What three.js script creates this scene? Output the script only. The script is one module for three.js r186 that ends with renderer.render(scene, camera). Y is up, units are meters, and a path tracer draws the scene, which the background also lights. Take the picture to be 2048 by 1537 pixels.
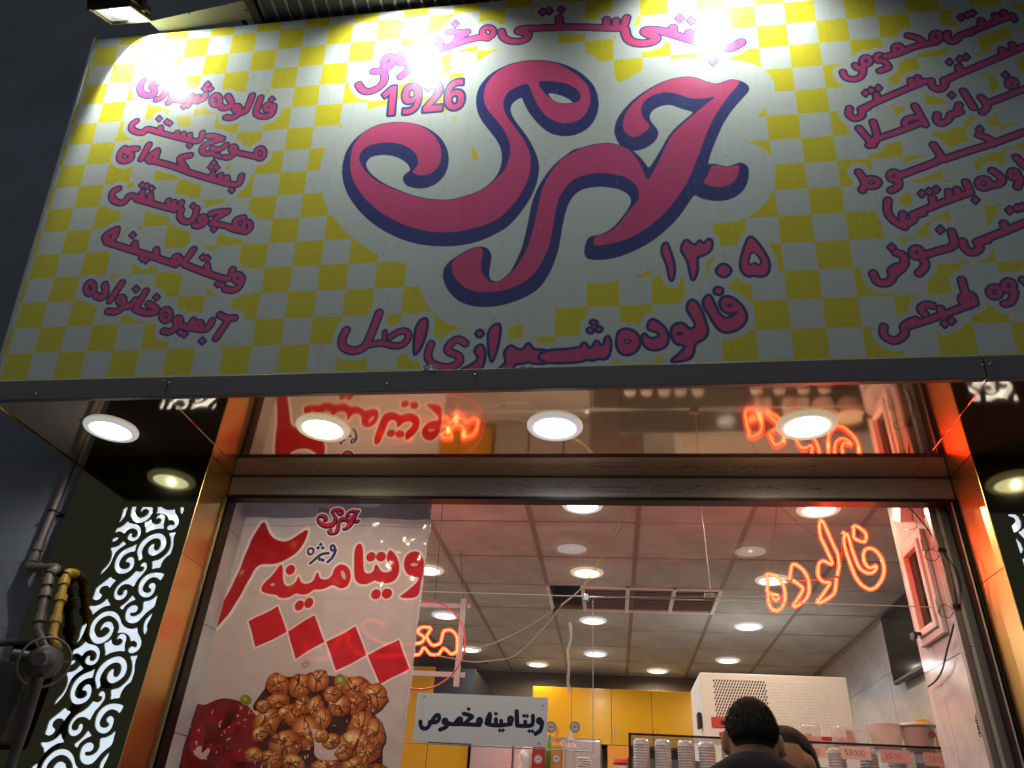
import * as THREE from 'three';
import { mergeGeometries, toCreasedNormals } from 'three/addons/utils/BufferGeometryUtils.js';
import { RoundedBoxGeometry } from 'three/addons/geometries/RoundedBoxGeometry.js';

// ---------------------------------------------------------------- camera, sky, exposure
const V = (x, y, z) => new THREE.Vector3(x, y, z);
const scene = new THREE.Scene();
const camera = new THREE.PerspectiveCamera(54.6187, 1024 / 768, 0.05, 200);
const EYE = V(0, 1.55, 0);
const RIGHT = V(0.99171785, 0.05646177, -0.1153593), UP = V(0.01335614, 0.84798124, 0.52985794), FWD = V(-0.12773924, 0.52701034, -0.84020402);
camera.position.copy(EYE);
camera.quaternion.setFromRotationMatrix(new THREE.Matrix4().makeBasis(RIGHT, UP, FWD.clone().negate()));
const renderer = new THREE.WebGLRenderer({ antialias: true });
renderer.toneMapping = THREE.LinearToneMapping;
renderer.toneMappingExposure = 1.0;
renderer.shadowMap.enabled = true;
// night sky over a lit city street: dim blue grey, slightly brighter toward the horizon all round
{
  const W = 64, H = 32, d = new Float32Array(W * H * 4);
  for (let y = 0; y < H; y++) for (let x = 0; x < W; x++) {
    const e = Math.abs((y + 0.5) / H - 0.5) * 2, k = 1 - 0.35 * e, i = (y * W + x) * 4;
    d[i] = 0.128 * k; d[i + 1] = 0.142 * k; d[i + 2] = 0.162 * k; d[i + 3] = 1;
  }
  const t = new THREE.DataTexture(d, W, H, THREE.RGBAFormat, THREE.FloatType);
  t.mapping = THREE.EquirectangularReflectionMapping; t.magFilter = THREE.LinearFilter; t.needsUpdate = true;
  scene.background = t; scene.environment = t;
}
const moon = new THREE.DirectionalLight(0xcfd8ff, 0.03);
moon.position.set(3, 9, 6); moon.target.position.set(0, 2, -3); moon.castShadow = true; moon.shadow.radius = 4;
moon.shadow.camera.left = -6; moon.shadow.camera.right = 6; moon.shadow.camera.top = 6; moon.shadow.camera.bottom = -6;
moon.name = 'moon'; scene.add(moon, moon.target);

const FLOOD = 2.8, SOFFIT = 0.75, CEIL = 1.3, NEON = 0.035;   // lamp strengths

// ---------------------------------------------------------------- helpers
let seed = 7;
const rnd = () => { seed = (seed + 0x6d2b79f5) | 0; let t = Math.imul(seed ^ (seed >>> 15), 1 | seed); t = (t + Math.imul(t ^ (t >>> 7), 61 | t)) ^ t; return ((t ^ (t >>> 14)) >>> 0) / 4294967296; };
const rr = (a, b) => a + (b - a) * rnd();
const ray = (px, py) => RIGHT.clone().multiplyScalar((px - 1024) / 1488.3456).addScaledVector(UP, -(py - 768.5) / 1488.3456).add(FWD);
const atZ = (px, py, z) => { const d = ray(px, py); return EYE.clone().addScaledVector(d, z / d.z); };
const atY = (px, py, y) => { const d = ray(px, py); return EYE.clone().addScaledVector(d, (y - EYE.y) / d.y); };
const atX = (px, py, x) => { const d = ray(px, py); return EYE.clone().addScaledVector(d, x / d.x); };
const names = {};
const numbered = (n) => { const k = names[n] = (names[n] ?? -1) + 1; return k ? n + '_' + String(k).padStart(3, '0') : n; };
function tag(o, label, category, group, kind) {
  if (label) o.userData.label = label; if (category) o.userData.category = category; if (group) o.userData.group = group; if (kind) o.userData.kind = kind; return o;
}
function thing(name, label, category, group, pos) { const o = new THREE.Group(); o.name = numbered(name); if (pos) o.position.set(...pos); scene.add(o); return tag(o, label, category, group); }
function part(name, geo, mat, parent = scene) {
  const m = new THREE.Mesh(Array.isArray(geo) ? mergeGeometries(geo.map((g) => { const q = g.index ? g.toNonIndexed() : g; return q; })) : geo, mat);
  m.name = parent === scene ? numbered(name) : name; m.castShadow = m.receiveShadow = true; parent.add(m); return m;
}
const structure = (name, geo, mat) => tag(part(name, geo, mat), null, null, null, 'structure');
const box = (x0, x1, y0, y1, z0, z1) => new THREE.BoxGeometry(x1 - x0, y1 - y0, z1 - z0).translate((x0 + x1) / 2, (y0 + y1) / 2, (z0 + z1) / 2);
const rbox = (x0, x1, y0, y1, z0, z1, r = 0.004) => new RoundedBoxGeometry(x1 - x0, y1 - y0, z1 - z0, 2, Math.min(r, (x1 - x0) / 2.1, (y1 - y0) / 2.1, (z1 - z0) / 2.1)).translate((x0 + x1) / 2, (y0 + y1) / 2, (z0 + z1) / 2);
const metric = (g, k = 1) => { const p = g.attributes.position, n = g.attributes.normal, u = new Float32Array(p.count * 2); for (let i = 0; i < p.count; i++) { const a = Math.abs(n.getX(i)), b = Math.abs(n.getY(i)), c = Math.abs(n.getZ(i)); u[i * 2] = k * (a > b && a > c ? p.getZ(i) : p.getX(i)); u[i * 2 + 1] = k * (b > a && b > c ? p.getZ(i) : p.getY(i)); } g.setAttribute('uv', new THREE.BufferAttribute(u, 2)); return g; };
const tube = (pts, r, seg, rad = 8, closed = false, tension = 0.5) => new THREE.TubeGeometry(new THREE.CatmullRomCurve3(pts, closed, 'catmullrom', tension), seg ?? pts.length * 6, r, rad, closed);
const bar = (a, b, r, rad = 10) => { const g = new THREE.CylinderGeometry(r, r, a.distanceTo(b), rad); g.applyQuaternion(new THREE.Quaternion().setFromUnitVectors(V(0, 1, 0), b.clone().sub(a).normalize())); return g.translate(...a.clone().add(b).multiplyScalar(0.5).toArray()); };
const lathe = (pts, seg = 32) => new THREE.LatheGeometry(pts.map((p) => new THREE.Vector2(p[0], p[1])), seg);
const canvas = (w, h) => { const c = document.createElement('canvas'); c.width = w; c.height = h; return c; };
const canvasTex = (c, srgb = true) => { const t = new THREE.CanvasTexture(c); if (srgb) t.colorSpace = THREE.SRGBColorSpace; t.wrapS = t.wrapT = THREE.RepeatWrapping; return t; };
// tiling value noise texture with streaks
function noiseTex(n, lo, hi, { sx = 1, sy = 1, oct = 4, base = 4, srgb = false } = {}) {
  const d = new Uint8Array(n * n * 4), acc = new Float32Array(n * n); let amp = 1, tot = 0;
  for (let o = 0; o < oct; o++) {
    const fx = Math.max(1, Math.round(base * sx * 2 ** o)), fy = Math.max(1, Math.round(base * sy * 2 ** o)), g = Array.from({ length: fx * fy }, rnd);
    for (let y = 0; y < n; y++) for (let x = 0; x < n; x++) {
      const u = x / n * fx, v = y / n * fy, i = Math.floor(u), j = Math.floor(v), a = u - i, b = v - j, s = a * a * (3 - 2 * a), t = b * b * (3 - 2 * b), q = (p, r) => g[(r % fy) * fx + (p % fx)];
      acc[y * n + x] += amp * ((q(i, j) * (1 - s) + q(i + 1, j) * s) * (1 - t) + (q(i, j + 1) * (1 - s) + q(i + 1, j + 1) * s) * t);
    }
    tot += amp; amp *= 0.55;
  }
  for (let i = 0; i < n * n; i++) { let k = acc[i] / tot; k = Math.min(1, Math.max(0, (k - 0.5) * 1.8 + 0.5)); const v = Math.round(255 * (lo + (hi - lo) * k)); d[i * 4] = d[i * 4 + 1] = d[i * 4 + 2] = v; d[i * 4 + 3] = 255; }
  const t = new THREE.DataTexture(d, n, n); t.wrapS = t.wrapT = THREE.RepeatWrapping; t.magFilter = THREE.LinearFilter; t.minFilter = THREE.LinearFilter; if (srgb) t.colorSpace = THREE.SRGBColorSpace; t.needsUpdate = true; return t;
}
const lin = (r, g, b) => new THREE.Color().setRGB(r, g, b);
const std = (o) => new THREE.MeshStandardMaterial(o), phys = (o) => new THREE.MeshPhysicalMaterial(o);
const rep = (t, x, y) => { const c = t.clone(); c.repeat.set(x, y); c.needsUpdate = true; return c; };
const N = { blot: noiseTex(256, 0.78, 1, {}), rough: noiseTex(256, 0.55, 1, { oct: 5 }), streakV: noiseTex(256, 0.6, 1, { sx: 6, sy: 0.5 }), fine: noiseTex(256, 0.2, 0.8, { base: 24, oct: 3 }), brush: noiseTex(256, 0.55, 1, { sx: 0.5, sy: 16, oct: 3 }) };
const M = {
  soffit: std({ color: lin(0.92, 0.68, 0.47), metalness: 0.95, roughness: 0.075, roughnessMap: N.rough }),
  gold: std({ color: lin(1.0, 0.66, 0.24), metalness: 1, roughness: 0.34 }),
  goldTrim: std({ color: lin(0.9, 0.55, 0.18), metalness: 1, roughness: 0.2 }),
  blackMetal: std({ color: lin(0.115, 0.105, 0.05), metalness: 1, roughness: 0.07 }),
  fascia: std({ color: lin(0.17, 0.155, 0.15), metalness: 0.2, roughness: 0.5, roughnessMap: N.rough }),
  darkMetal: std({ color: lin(0.035, 0.028, 0.025), metalness: 0.6, roughness: 0.4 }),
  steel: std({ color: lin(0.30, 0.27, 0.25), metalness: 0.45, roughness: 0.45, roughnessMap: N.rough }),
  alu: std({ color: lin(0.5, 0.5, 0.5), metalness: 0.9, roughness: 0.4 }),
  wall: std({ color: lin(0.27, 0.28, 0.30), roughness: 0.95, map: rep(N.blot, 0.5, 0.5), bumpMap: rep(N.fine, 1.5, 1.5), bumpScale: 0.003 }),
  white: std({ color: lin(0.78, 0.77, 0.75), roughness: 0.45 }),
  whiteGloss: std({ color: lin(0.75, 0.74, 0.73), roughness: 0.16 }),
  tileWall: [0, 1, 2].map((k) => phys({ color: lin(0.70 - k * 0.03, 0.69 - k * 0.03, 0.69 - k * 0.025), roughness: 0.14, map: rep(N.blot, 1, 1) })),
  grout: std({ color: lin(0.22, 0.2, 0.19), roughness: 0.95 }),
  ceilTile: [0, 1, 2].map((k) => std({ color: lin(0.60 - k * 0.03, 0.57 - k * 0.03, 0.53 - k * 0.035), roughness: 0.8, map: rep(N.blot, 1 + k * 0.3, 1), bumpMap: rep(N.fine, 2, 2), bumpScale: 0.001 })),
  tbar: std({ color: lin(0.30, 0.24, 0.19), roughness: 0.6 }),
  yellow: phys({ color: lin(0.62, 0.30, 0.010), roughness: 0.16 }),
  black: std({ color: lin(0.012, 0.012, 0.013), roughness: 0.35 }),
  blackGloss: std({ color: lin(0.008, 0.008, 0.009), roughness: 0.08 }),
  rust: std({ color: lin(0.22, 0.17, 0.13), metalness: 0.4, roughness: 0.5, map: rep(N.streakV, 1, 1) }),
  yellowPipe: std({ color: lin(0.45, 0.26, 0.02), metalness: 0.1, roughness: 0.45, map: rep(N.blot, 1, 1) }),
  glass: phys({ color: 0xffffff, roughness: 0.01, transmission: 1, thickness: 0, ior: 1.5 }),
  glassEdge: std({ color: lin(0.55, 0.62, 0.58), roughness: 0.3 }),
  clear: phys({ color: lin(0.9, 0.92, 0.92), roughness: 0.18, transmission: 0.75, thickness: 0, ior: 1.45 }),
  concrete: std({ color: lin(0.42, 0.40, 0.38), roughness: 0.9, map: rep(N.blot, 4, 4) }),
  asphalt: std({ color: lin(0.05, 0.05, 0.052), roughness: 0.9, map: rep(N.blot, 30, 30), bumpMap: rep(N.fine, 80, 80), bumpScale: 0.006 }),
};

// ---------------------------------------------------------------- traced outlines: a letter picks the enlarged view the numbers were read in
const FR = { A: [670, 220, 5.488], B: [860, 100, 5.122], C: [870, 280, 4.52], D: [1150, 130, 3.842], E: [0, 0, 2.926], F: [600, 0, 2.926], G: [1200, 0, 2.415], H: [0, 450, 2.926], I: [660, 570, 4.6545], J: [1080, 560, 4.6545],
  K: [480, 990, 5.12], L: [300, 1290, 3.657], Z: [780, 1370, 4.267], N: [1500, 1000, 6.4], O: [700, 950, 2.618], P: [1500, 0, 6.827], Q: [0, 0, 1], S: [0, 950, 2.618], T: [180, 1000, 10.24], U: [140, 1130, 10.24], W: [100, 1250, 10.24] };
function trace(s) {
  let f = FR.Q; const out = [];
  for (const m of s.trim().split(/\s+/)) { const l = /^[A-Z]/.test(m) ? m[0] : ''; if (l) f = FR[l]; const [x, y] = m.slice(l ? 1 : 0).split(',').map(Number); out.push([f[0] + x / f[2], f[1] + y / f[2]]); }
  return out;
}
const LOGO = {
  navy: [
    'A745,760 760,800 800,835 860,855 940,862 1020,850 1110,810 1190,735 1235,640 1247,540 1235,450 1200,370 1150,300 1060,225 960,175 830,140 700,130 560,142 450,170 330,230 240,300 160,390 105,500 80,620 82,740 110,860 170,980 260,1100 380,1220 540,1330 720,1415 900,1470 1080,1493 1250,1495 1420,1480 1580,1440 1720,1380 1840,1315 C640,795 720,720 800,620 870,510 920,390 938,270 935,200 910,120 870,40 B1000,900 940,820 870,730 825,650 820,590 840,545 890,505 945,480 965,540 1010,630 1070,710 1150,795 1240,855 1330,880 1430,882 1530,855 1620,800 1690,710 1727,590 1720,480 1690,390 1640,320 1540,230 1430,170 1300,125 1130,103 980,108 830,140 680,205 570,290 500,390 472,490 478,590 510,690 570,775 640,860 700,940 735,1020 743,1110 730,1200 690,1290 620,1370 A1600,885 1500,925 1380,965 1250,988 1150,990 1000,975 850,940 700,885 540,815 430,740 360,670 333,600 345,560 390,515 460,495 550,488 640,500 730,535 800,590 830,640 825,670 785,695 755,725',
    'C440,968 390,966 300,990 180,1065 110,1120 80,1170 72,1230 90,1310 150,1400 230,1465 330,1500 440,1510 570,1500 720,1460 860,1400 960,1320 1030,1210 1080,1100 1115,980 1135,870 1150,770 1175,660 1205,570 1260,485 1340,440 1450,420 1540,420 1640,435 1720,465 1770,510 1780,570 1740,640 1680,720 1600,810 1500,860 1440,865 1390,885 1370,920 1350,1010 1360,1050 D100,1490 180,1500 300,1485 420,1445 540,1385 650,1310 760,1210 840,1110 915,985 960,1020 1030,1040 1110,1045 1200,1030 1280,980 1325,910 1337,820 1325,775 1280,750 1240,760 1180,785 1120,775 1060,758 1015,770 1040,680 1080,580 1130,460 1200,350 1300,240 1335,200 1338,170 1310,140 1260,118 1200,110 1150,128 1090,148 1020,135 950,103 880,88 800,95 700,118 580,175 450,265 370,350 320,430 303,500 315,560 350,620 400,655 440,660 490,655 560,630 620,580 640,530 630,490 590,450 568,410 575,370 620,325 700,303 760,310 830,340 920,358 880,395 790,470 720,545 670,640 610,740 567,805 530,745 480,690 440,660 360,620 280,602 230,600 130,613 50,638 C1250,90 1170,150 1080,220 1010,310 950,400 900,500 870,610 850,720 820,860 790,980 740,1090 690,1190 640,1240 580,1280 530,1285 490,1260 485,1200 500,1110 510,1050 490,1000 470,980'],
  navyHole: ['B1200,440 1260,440 1340,460 1420,495 1465,530 1465,545 1400,553 1320,545 1260,520 1225,480'],
  pink: [
    'A840,685 900,715 960,720 1040,705 1110,655 1155,580 1170,490 1160,400 1110,305 1030,225 930,170 830,140 700,132 580,140 480,165 380,205 290,265 220,350 180,440 163,560 165,640 185,740 225,830 290,930 390,1040 520,1140 680,1230 860,1300 1040,1338 1190,1345 1350,1338 1500,1305 1640,1265 1760,1215 1840,1160 C680,610 750,530 810,430 850,330 868,220 860,120 825,40 B957,910 900,830 820,730 770,650 748,570 760,500 790,440 850,395 930,360 1005,340 1030,400 1060,480 1110,580 1180,670 1260,725 1340,750 1430,752 1520,725 1590,665 1640,570 1648,470 1620,370 1560,300 1480,235 1380,170 1260,125 1130,105 1000,108 850,140 730,190 640,260 580,340 550,430 550,510 575,590 630,660 700,740 760,820 805,910 823,1000 815,1100 785,1190 740,1265 680,1315 A1690,830 1600,888 1500,928 1380,967 1250,990 1150,992 1000,977 850,942 700,892 560,837 450,775 370,715 310,640 270,570 262,520 280,465 320,420 400,380 500,360 600,355 700,368 790,400 860,450 900,500 915,570 905,610 870,650',
    'C435,975 390,968 340,980 260,1020 190,1065 150,1110 148,1160 165,1220 210,1290 280,1345 370,1372 470,1378 590,1368 720,1330 820,1280 900,1210 960,1120 1010,1020 1045,920 1060,820 1080,720 1090,640 1115,540 1150,470 1200,400 1270,345 1350,315 1450,298 1560,298 1680,325 D380,855 450,900 490,960 495,1020 470,1060 400,1140 350,1210 290,1270 220,1305 150,1312 135,1390 190,1388 300,1370 400,1340 520,1280 640,1190 740,1085 820,975 880,870 930,750 970,640 1010,530 1060,420 1120,320 1200,215 1278,130 1240,115 1200,112 1150,130 1090,150 1020,137 950,105 880,90 800,97 700,120 600,170 500,240 420,320 375,400 365,470 385,520 440,560 500,545 575,485 575,460 540,425 510,380 507,330 530,280 590,235 660,212 720,208 800,225 880,255 950,262 1020,255 1090,238 1020,290 900,390 800,480 740,540 700,620 640,750 600,820 558,895 535,840 500,760 460,695 400,640 330,610 230,602 130,615 50,640 C1190,140 1120,200 1060,270 1010,350 970,440 945,540 920,660 890,800 850,930 810,1030 760,1110 720,1170 670,1220 610,1265 540,1290 500,1285 450,1240 420,1190 412,1140 430,1060',
    'D1050,765 1120,778 1180,785 1230,770 1265,760 1262,820 1240,880 1190,925 1110,940 1040,930 980,905 1020,850'],
  pinkHole: ['B1095,320 1200,318 1320,325 1420,350 1500,395 1545,450 1540,510 1500,535 1440,553 1370,555 1290,535 1220,490 1150,415'],
};
// words: strokes separated by |, a leading w= sets the pen, o x,y,rx,ry a ring, . x,y a diamond dot, # a filled outline, - a hole
const SIGN_TEXT = [
  // left column, first to sixth line
  'E|w=26|1600,622 1600,660 1565,684 1515,680 1492,660 1525,572|o1570,628,20,18|.1590,582|1475,560 1448,640 1420,662 1396,650|o1385,635,16,16|1402,648 1390,678 1350,692 1322,686|1332,562 1358,598 1345,628 1300,634 1288,618|o1262,586,24,30|1200,556 1196,592 1050,588 1012,580 985,600|1160,592 1156,568|1126,590 1120,562|.1214,494|.1198,518|.1230,520|.1075,622|.1098,614|1010,520 1000,585|965,540 950,572 915,582|945,486 905,480 882,504 906,526 900,556 860,562 822,546 815,506 836,474',
  'E|w=24|o1522,898,24,32|1500,918 1440,905 1384,892|o1364,872,15,16|1378,892 1345,926 1312,920|1322,848 1290,880 1240,868|1300,812 1260,796 1216,796|1300,815 1230,832 1190,852 1176,880 1200,902 1240,896|.1258,908|.1282,914|1184,778 1180,815 1150,832 1045,806 930,776 880,760|.1108,852|1110,818 1108,790|1072,810 1070,784|1036,802 1034,778|938,775 936,748|.975,714|.992,722|.930,695|900,764 862,752 842,764 846,778 800,776 765,756 770,724 796,710',
  'E|w=26|1412,1030 1406,1074 1370,1086 1240,1050 1092,1006 1050,986|.1355,1114|1330,1072 1326,1040|1290,1060 1290,1026|1250,1050 1242,1020|.1250,954|.1234,978|.1266,982|1112,910 1062,916 1046,932 1086,990|1050,986 960,956 872,938|918,882 874,910 862,936 900,950 920,890|870,848 826,930|800,872 744,870 736,888 770,906 764,936 720,946 695,926 705,890 726,868',
  'E|w=26|o1444,1324,22,28|1440,1356 1370,1346 1330,1322 1240,1310|1424,1276 1384,1280 1370,1310 1392,1336|1332,1236 1262,1240 1232,1252|1330,1240 1270,1272 1240,1304|.1250,1342|o1186,1284,18,18|1202,1298 1176,1326 1138,1320|1150,1222 1142,1270 1110,1302 1070,1296 1046,1266 1060,1230|.1130,1206|1060,1186 1050,1236 900,1196 800,1166|1020,1228 1016,1184|986,1218 984,1176|880,1186 878,1140|832,1174 830,1126|.886,1104|.858,1090|.830,1084|850,1178 792,1150 752,1142 742,1166 720,1190 680,1186 650,1160 656,1120 692,1106',
  'H|w=28|o1390,310,20,22|1416,312 1406,360 1366,386 1318,376|1360,262 1350,310 1310,318 1190,276 1080,232|.1274,346|.1300,352|1214,272 1210,238|.1186,190|.1212,196|1132,144 1078,222 1060,216|o1034,204,18,22|1030,232 900,188 760,144 622,100|915,184 912,146|790,148 786,108|.830,196|.852,206|.775,60|682,26 622,52 610,80 640,94 672,70 680,32',
  'H|w=28|1336,555 1262,664|1372,545 1322,548 1284,526|1240,562 1222,616 1140,608 1060,590|.1182,680|o1162,588,18,18|1128,560 1112,600|.1054,630|.1078,640|o1040,562,16,18|1036,592 1000,632 956,622|o970,528,26,34|868,462 926,494 900,518 832,512 790,492|.914,424|852,388 792,490|790,440 760,482 726,470|.795,375|o708,440,16,18|730,468 692,512 630,506|712,340 642,442|612,350 622,402 590,432 560,412|o526,370,24,34',
  // arc over the big name
  'F|w=30|492,392 488,344 528,324 552,344 532,384 482,414 430,418|484,416 502,450 480,500 420,536 368,536 342,496|o600,344,28,28|640,368 640,410 588,448|758,296 766,244 806,228 826,256 790,292 730,304|790,294 900,264 962,240 1050,216 1100,222|868,186 930,192 992,184 930,214 902,256|.908,140|o1100,188,32,28|1372,166 1300,164 1264,184 1344,196 1322,236 1250,246 1190,226 1178,184|1360,168 1560,152 1850,168 1895,160 1912,104|1522,148 1516,106|1796,160 1794,114|1850,164 1850,120|.1420,70|.1458,64|.1530,56|G310,150 240,138 204,156 284,180 252,206 182,212 132,192 120,142|300,150 420,186 500,212 600,238 652,226 682,204|352,166 352,134|430,188 432,158|472,198 474,166|.386,88|.440,100|.476,108|.545,296',
  'G|w=2|#290,1210 320,1158 345,1220 366,1300 352,1360 335,1352 325,1280|#385,1205 415,1150 440,1176 466,1184 482,1154 500,1182 522,1150 546,1160 540,1212 500,1236 468,1242 476,1300 456,1356 440,1350 430,1290 418,1250|#550,1310 596,1264 646,1306 600,1350|#700,1182 726,1130 780,1190 826,1270 812,1330 770,1340 745,1328 720,1340 686,1320 674,1270|-734,1205 786,1262 766,1286 750,1264 730,1282 714,1270',
  // foot of the board
  'I|w=66|456,262 360,530 300,598 200,620 112,580 108,500 150,424|w=52|560,486 630,432 716,428 736,480 690,556 600,576 500,540 400,548 330,570|w=26|504,510 510,436|w=6|#795,355 922,284 884,520 802,656 772,640|w=62|1258,545 1200,490 1112,550 1082,620 1210,656 1206,736 1080,778 940,736 902,660 940,552|w=6|#1330,615 1400,540 1450,600 1440,720 1400,800 1180,804 1330,740 1390,680|#1345,455 1395,405 1442,455 1390,498|#1470,410 1592,334 1580,520 1520,716 1490,710 1470,560|#1610,635 1680,550 1740,600 1800,605 1830,545 1870,550 1885,605 2058,605 2058,735 1880,735 1850,715 1800,735 1720,735 1700,804 1540,804 1650,720|#1750,800 1800,768 1850,800|#1830,800 1870,768 1910,800',
  'J|w=6|#-10,655 380,640 390,585 430,585 450,630 490,630 510,570 545,570 560,610 600,600 595,560 635,510 665,570 660,660 630,735 580,740 540,730 500,755 430,740 380,770 -10,780|#455,400 495,366 548,400 505,430|#425,470 465,435 510,470 475,508|#505,460 550,425 592,455 550,498|#730,480 780,452 850,460 920,510 940,590 900,670 820,705 750,690 710,620 712,540|-785,562 820,556 862,572 820,586 790,588|#990,465 1025,355 1110,390 1180,460 1205,550 1170,630 1080,660 990,640 945,570 955,505 985,500 1010,540 1060,545 1120,520 1080,480|#1350,260 1415,165 1490,240 1540,370 1570,480 1540,550 1440,590 1435,680 1400,740 1240,770 1215,750 1320,670 1360,605 1270,605 1220,530 1220,440 1290,395 1350,410 1390,460 1450,440 1440,390|-1268,504 1290,488 1330,498 1310,512|#1500,210 1575,120 1620,200 1660,300 1720,360 1790,340 1850,290 1760,325 1690,280 1665,210 1700,155 1770,150 1850,200 1920,290 1930,370 1870,450 1780,490 1700,490 1640,440 1580,340|-1735,246 1760,228 1790,232 1765,250|#1630,62 1712,75 1695,145 1612,130',
  // right column, first to seventh line
  'P|w=62|o1590,830,58,52|1545,900 1556,985 1500,1072 1380,1088 1290,1050 1272,985|1440,890 1450,930 1540,940|o1770,790,46,46|1832,830 1896,900 1890,930 1776,968',
  'G|w=24|1380,272 1430,264 1500,232 1560,214 1620,204|o1440,236,18,18|1490,172 1540,182 1560,206|o1626,178,20,20|1792,160 1742,164 1732,184 1702,206 1676,188 1680,160|1760,164 1850,130 1990,74|1850,130 1842,100|1920,100 1912,74|1960,84 1952,60|.1745,84|.1776,72|.1800,64|.2002,92',
  'G|w=24|1292,520 1262,530 1270,560 1232,576 1200,556 1206,524|1262,528 1340,490 1460,438 1572,392|1340,490 1336,458|1510,414 1504,388|1542,402 1536,376|.1284,450|.1310,436|.1346,426|1702,374 1662,390 1670,414 1640,436 1604,420 1600,390|1662,388 1800,332 2060,220|1740,356 1734,322|1950,268 1944,240|2000,246 1992,216|.1690,300|.1740,286|.1770,276',
  'G|w=24|1252,620 1322,700|1320,590 1352,670 1300,702|1330,672 1400,650 1482,620 1540,598|1530,568 1484,570 1474,598|1522,512 1572,602|1742,540 1694,546 1690,575 1650,602 1624,582 1630,554|1722,550 1736,506|.1700,460|1756,440 1806,520|1842,470 1882,510 1848,542|1870,500 1960,466 2060,426|o1990,402,18,18|.1960,362',
  'G|w=26|o1312,882,34,20|1250,832 1290,880 1268,918|o1420,850,20,20|1440,872 1450,900 1408,920|1440,852 1550,810 1662,770 1612,700|1662,770 1780,730 1880,700 2060,634|1832,652 1890,672 1902,694|.1835,625',
  'G|w=26|1392,968 1382,1020 1420,1070 1472,1096|1562,1030 1512,1040 1520,1060 1490,1082 1458,1060 1464,1034|1512,1038 1620,990 1790,930|1612,992 1606,956|1692,962 1686,926|1732,948 1726,916|1790,930 1768,880|.1555,936|.1590,926|.1625,916|.1815,966|o1855,886,28,24|1896,824 1946,856 1940,886 1900,896|o2000,842,18,18|2030,862 2018,902|2012,760 2050,802',
  'G|w=28|1442,1288 1402,1300 1420,1340 1390,1370 1340,1366 1320,1322|1420,1326 1476,1292 1470,1232 1432,1222|.1410,1196|o1530,1220,22,22|1560,1250 1582,1280 1542,1320|1552,1236 1640,1210 1722,1190 1700,1120|.1645,1110|1872,1160 1822,1170 1840,1200 1800,1226 1760,1200 1754,1166|1822,1170 1940,1124 2060,1074|1962,1116 1952,1080|.1980,1016|.2016,1006|.2040,1000',
  'Q|w=11|1832,640 1804,648 1814,668 1790,685 1766,672 1768,654|1812,654 1860,640 1950,606|1850,628 1838,618 1852,608 1866,612|1886,634 1882,618|o1936,598,13,10|1924,560 1938,612|.1890,648|.1904,642|o1990,584,11,10|o2018,572,10,10|2030,584 2026,604 2010,608|2046,560 2070,580',
];

// ---------------------------------------------------------------- the sign plane (leans out at the top)
const TILT = THREE.MathUtils.degToRad(11.3), YAW = THREE.MathUtils.degToRad(-1.0);
const SN = V(Math.sin(YAW) * Math.cos(TILT), -Math.sin(TILT), Math.cos(YAW) * Math.cos(TILT)), SU = V(Math.cos(YAW), 0, -Math.sin(YAW)), SV = new THREE.Vector3().crossVectors(SN, SU), SO = V(0, 2.95, -2.26);
const signUV = (px, py) => { const d = ray(px, py), t = SO.clone().sub(EYE).dot(SN) / d.dot(SN), p = EYE.clone().addScaledVector(d, t).sub(SO); return [p.dot(SU), p.dot(SV)]; };
const onSign = (u, v, w) => SO.clone().addScaledVector(SU, u).addScaledVector(SV, v).addScaledVector(SN, w);
const SB = { u0: -2.462, u1: 2.12, v0: 0.078, v1: 1.875 };

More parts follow.
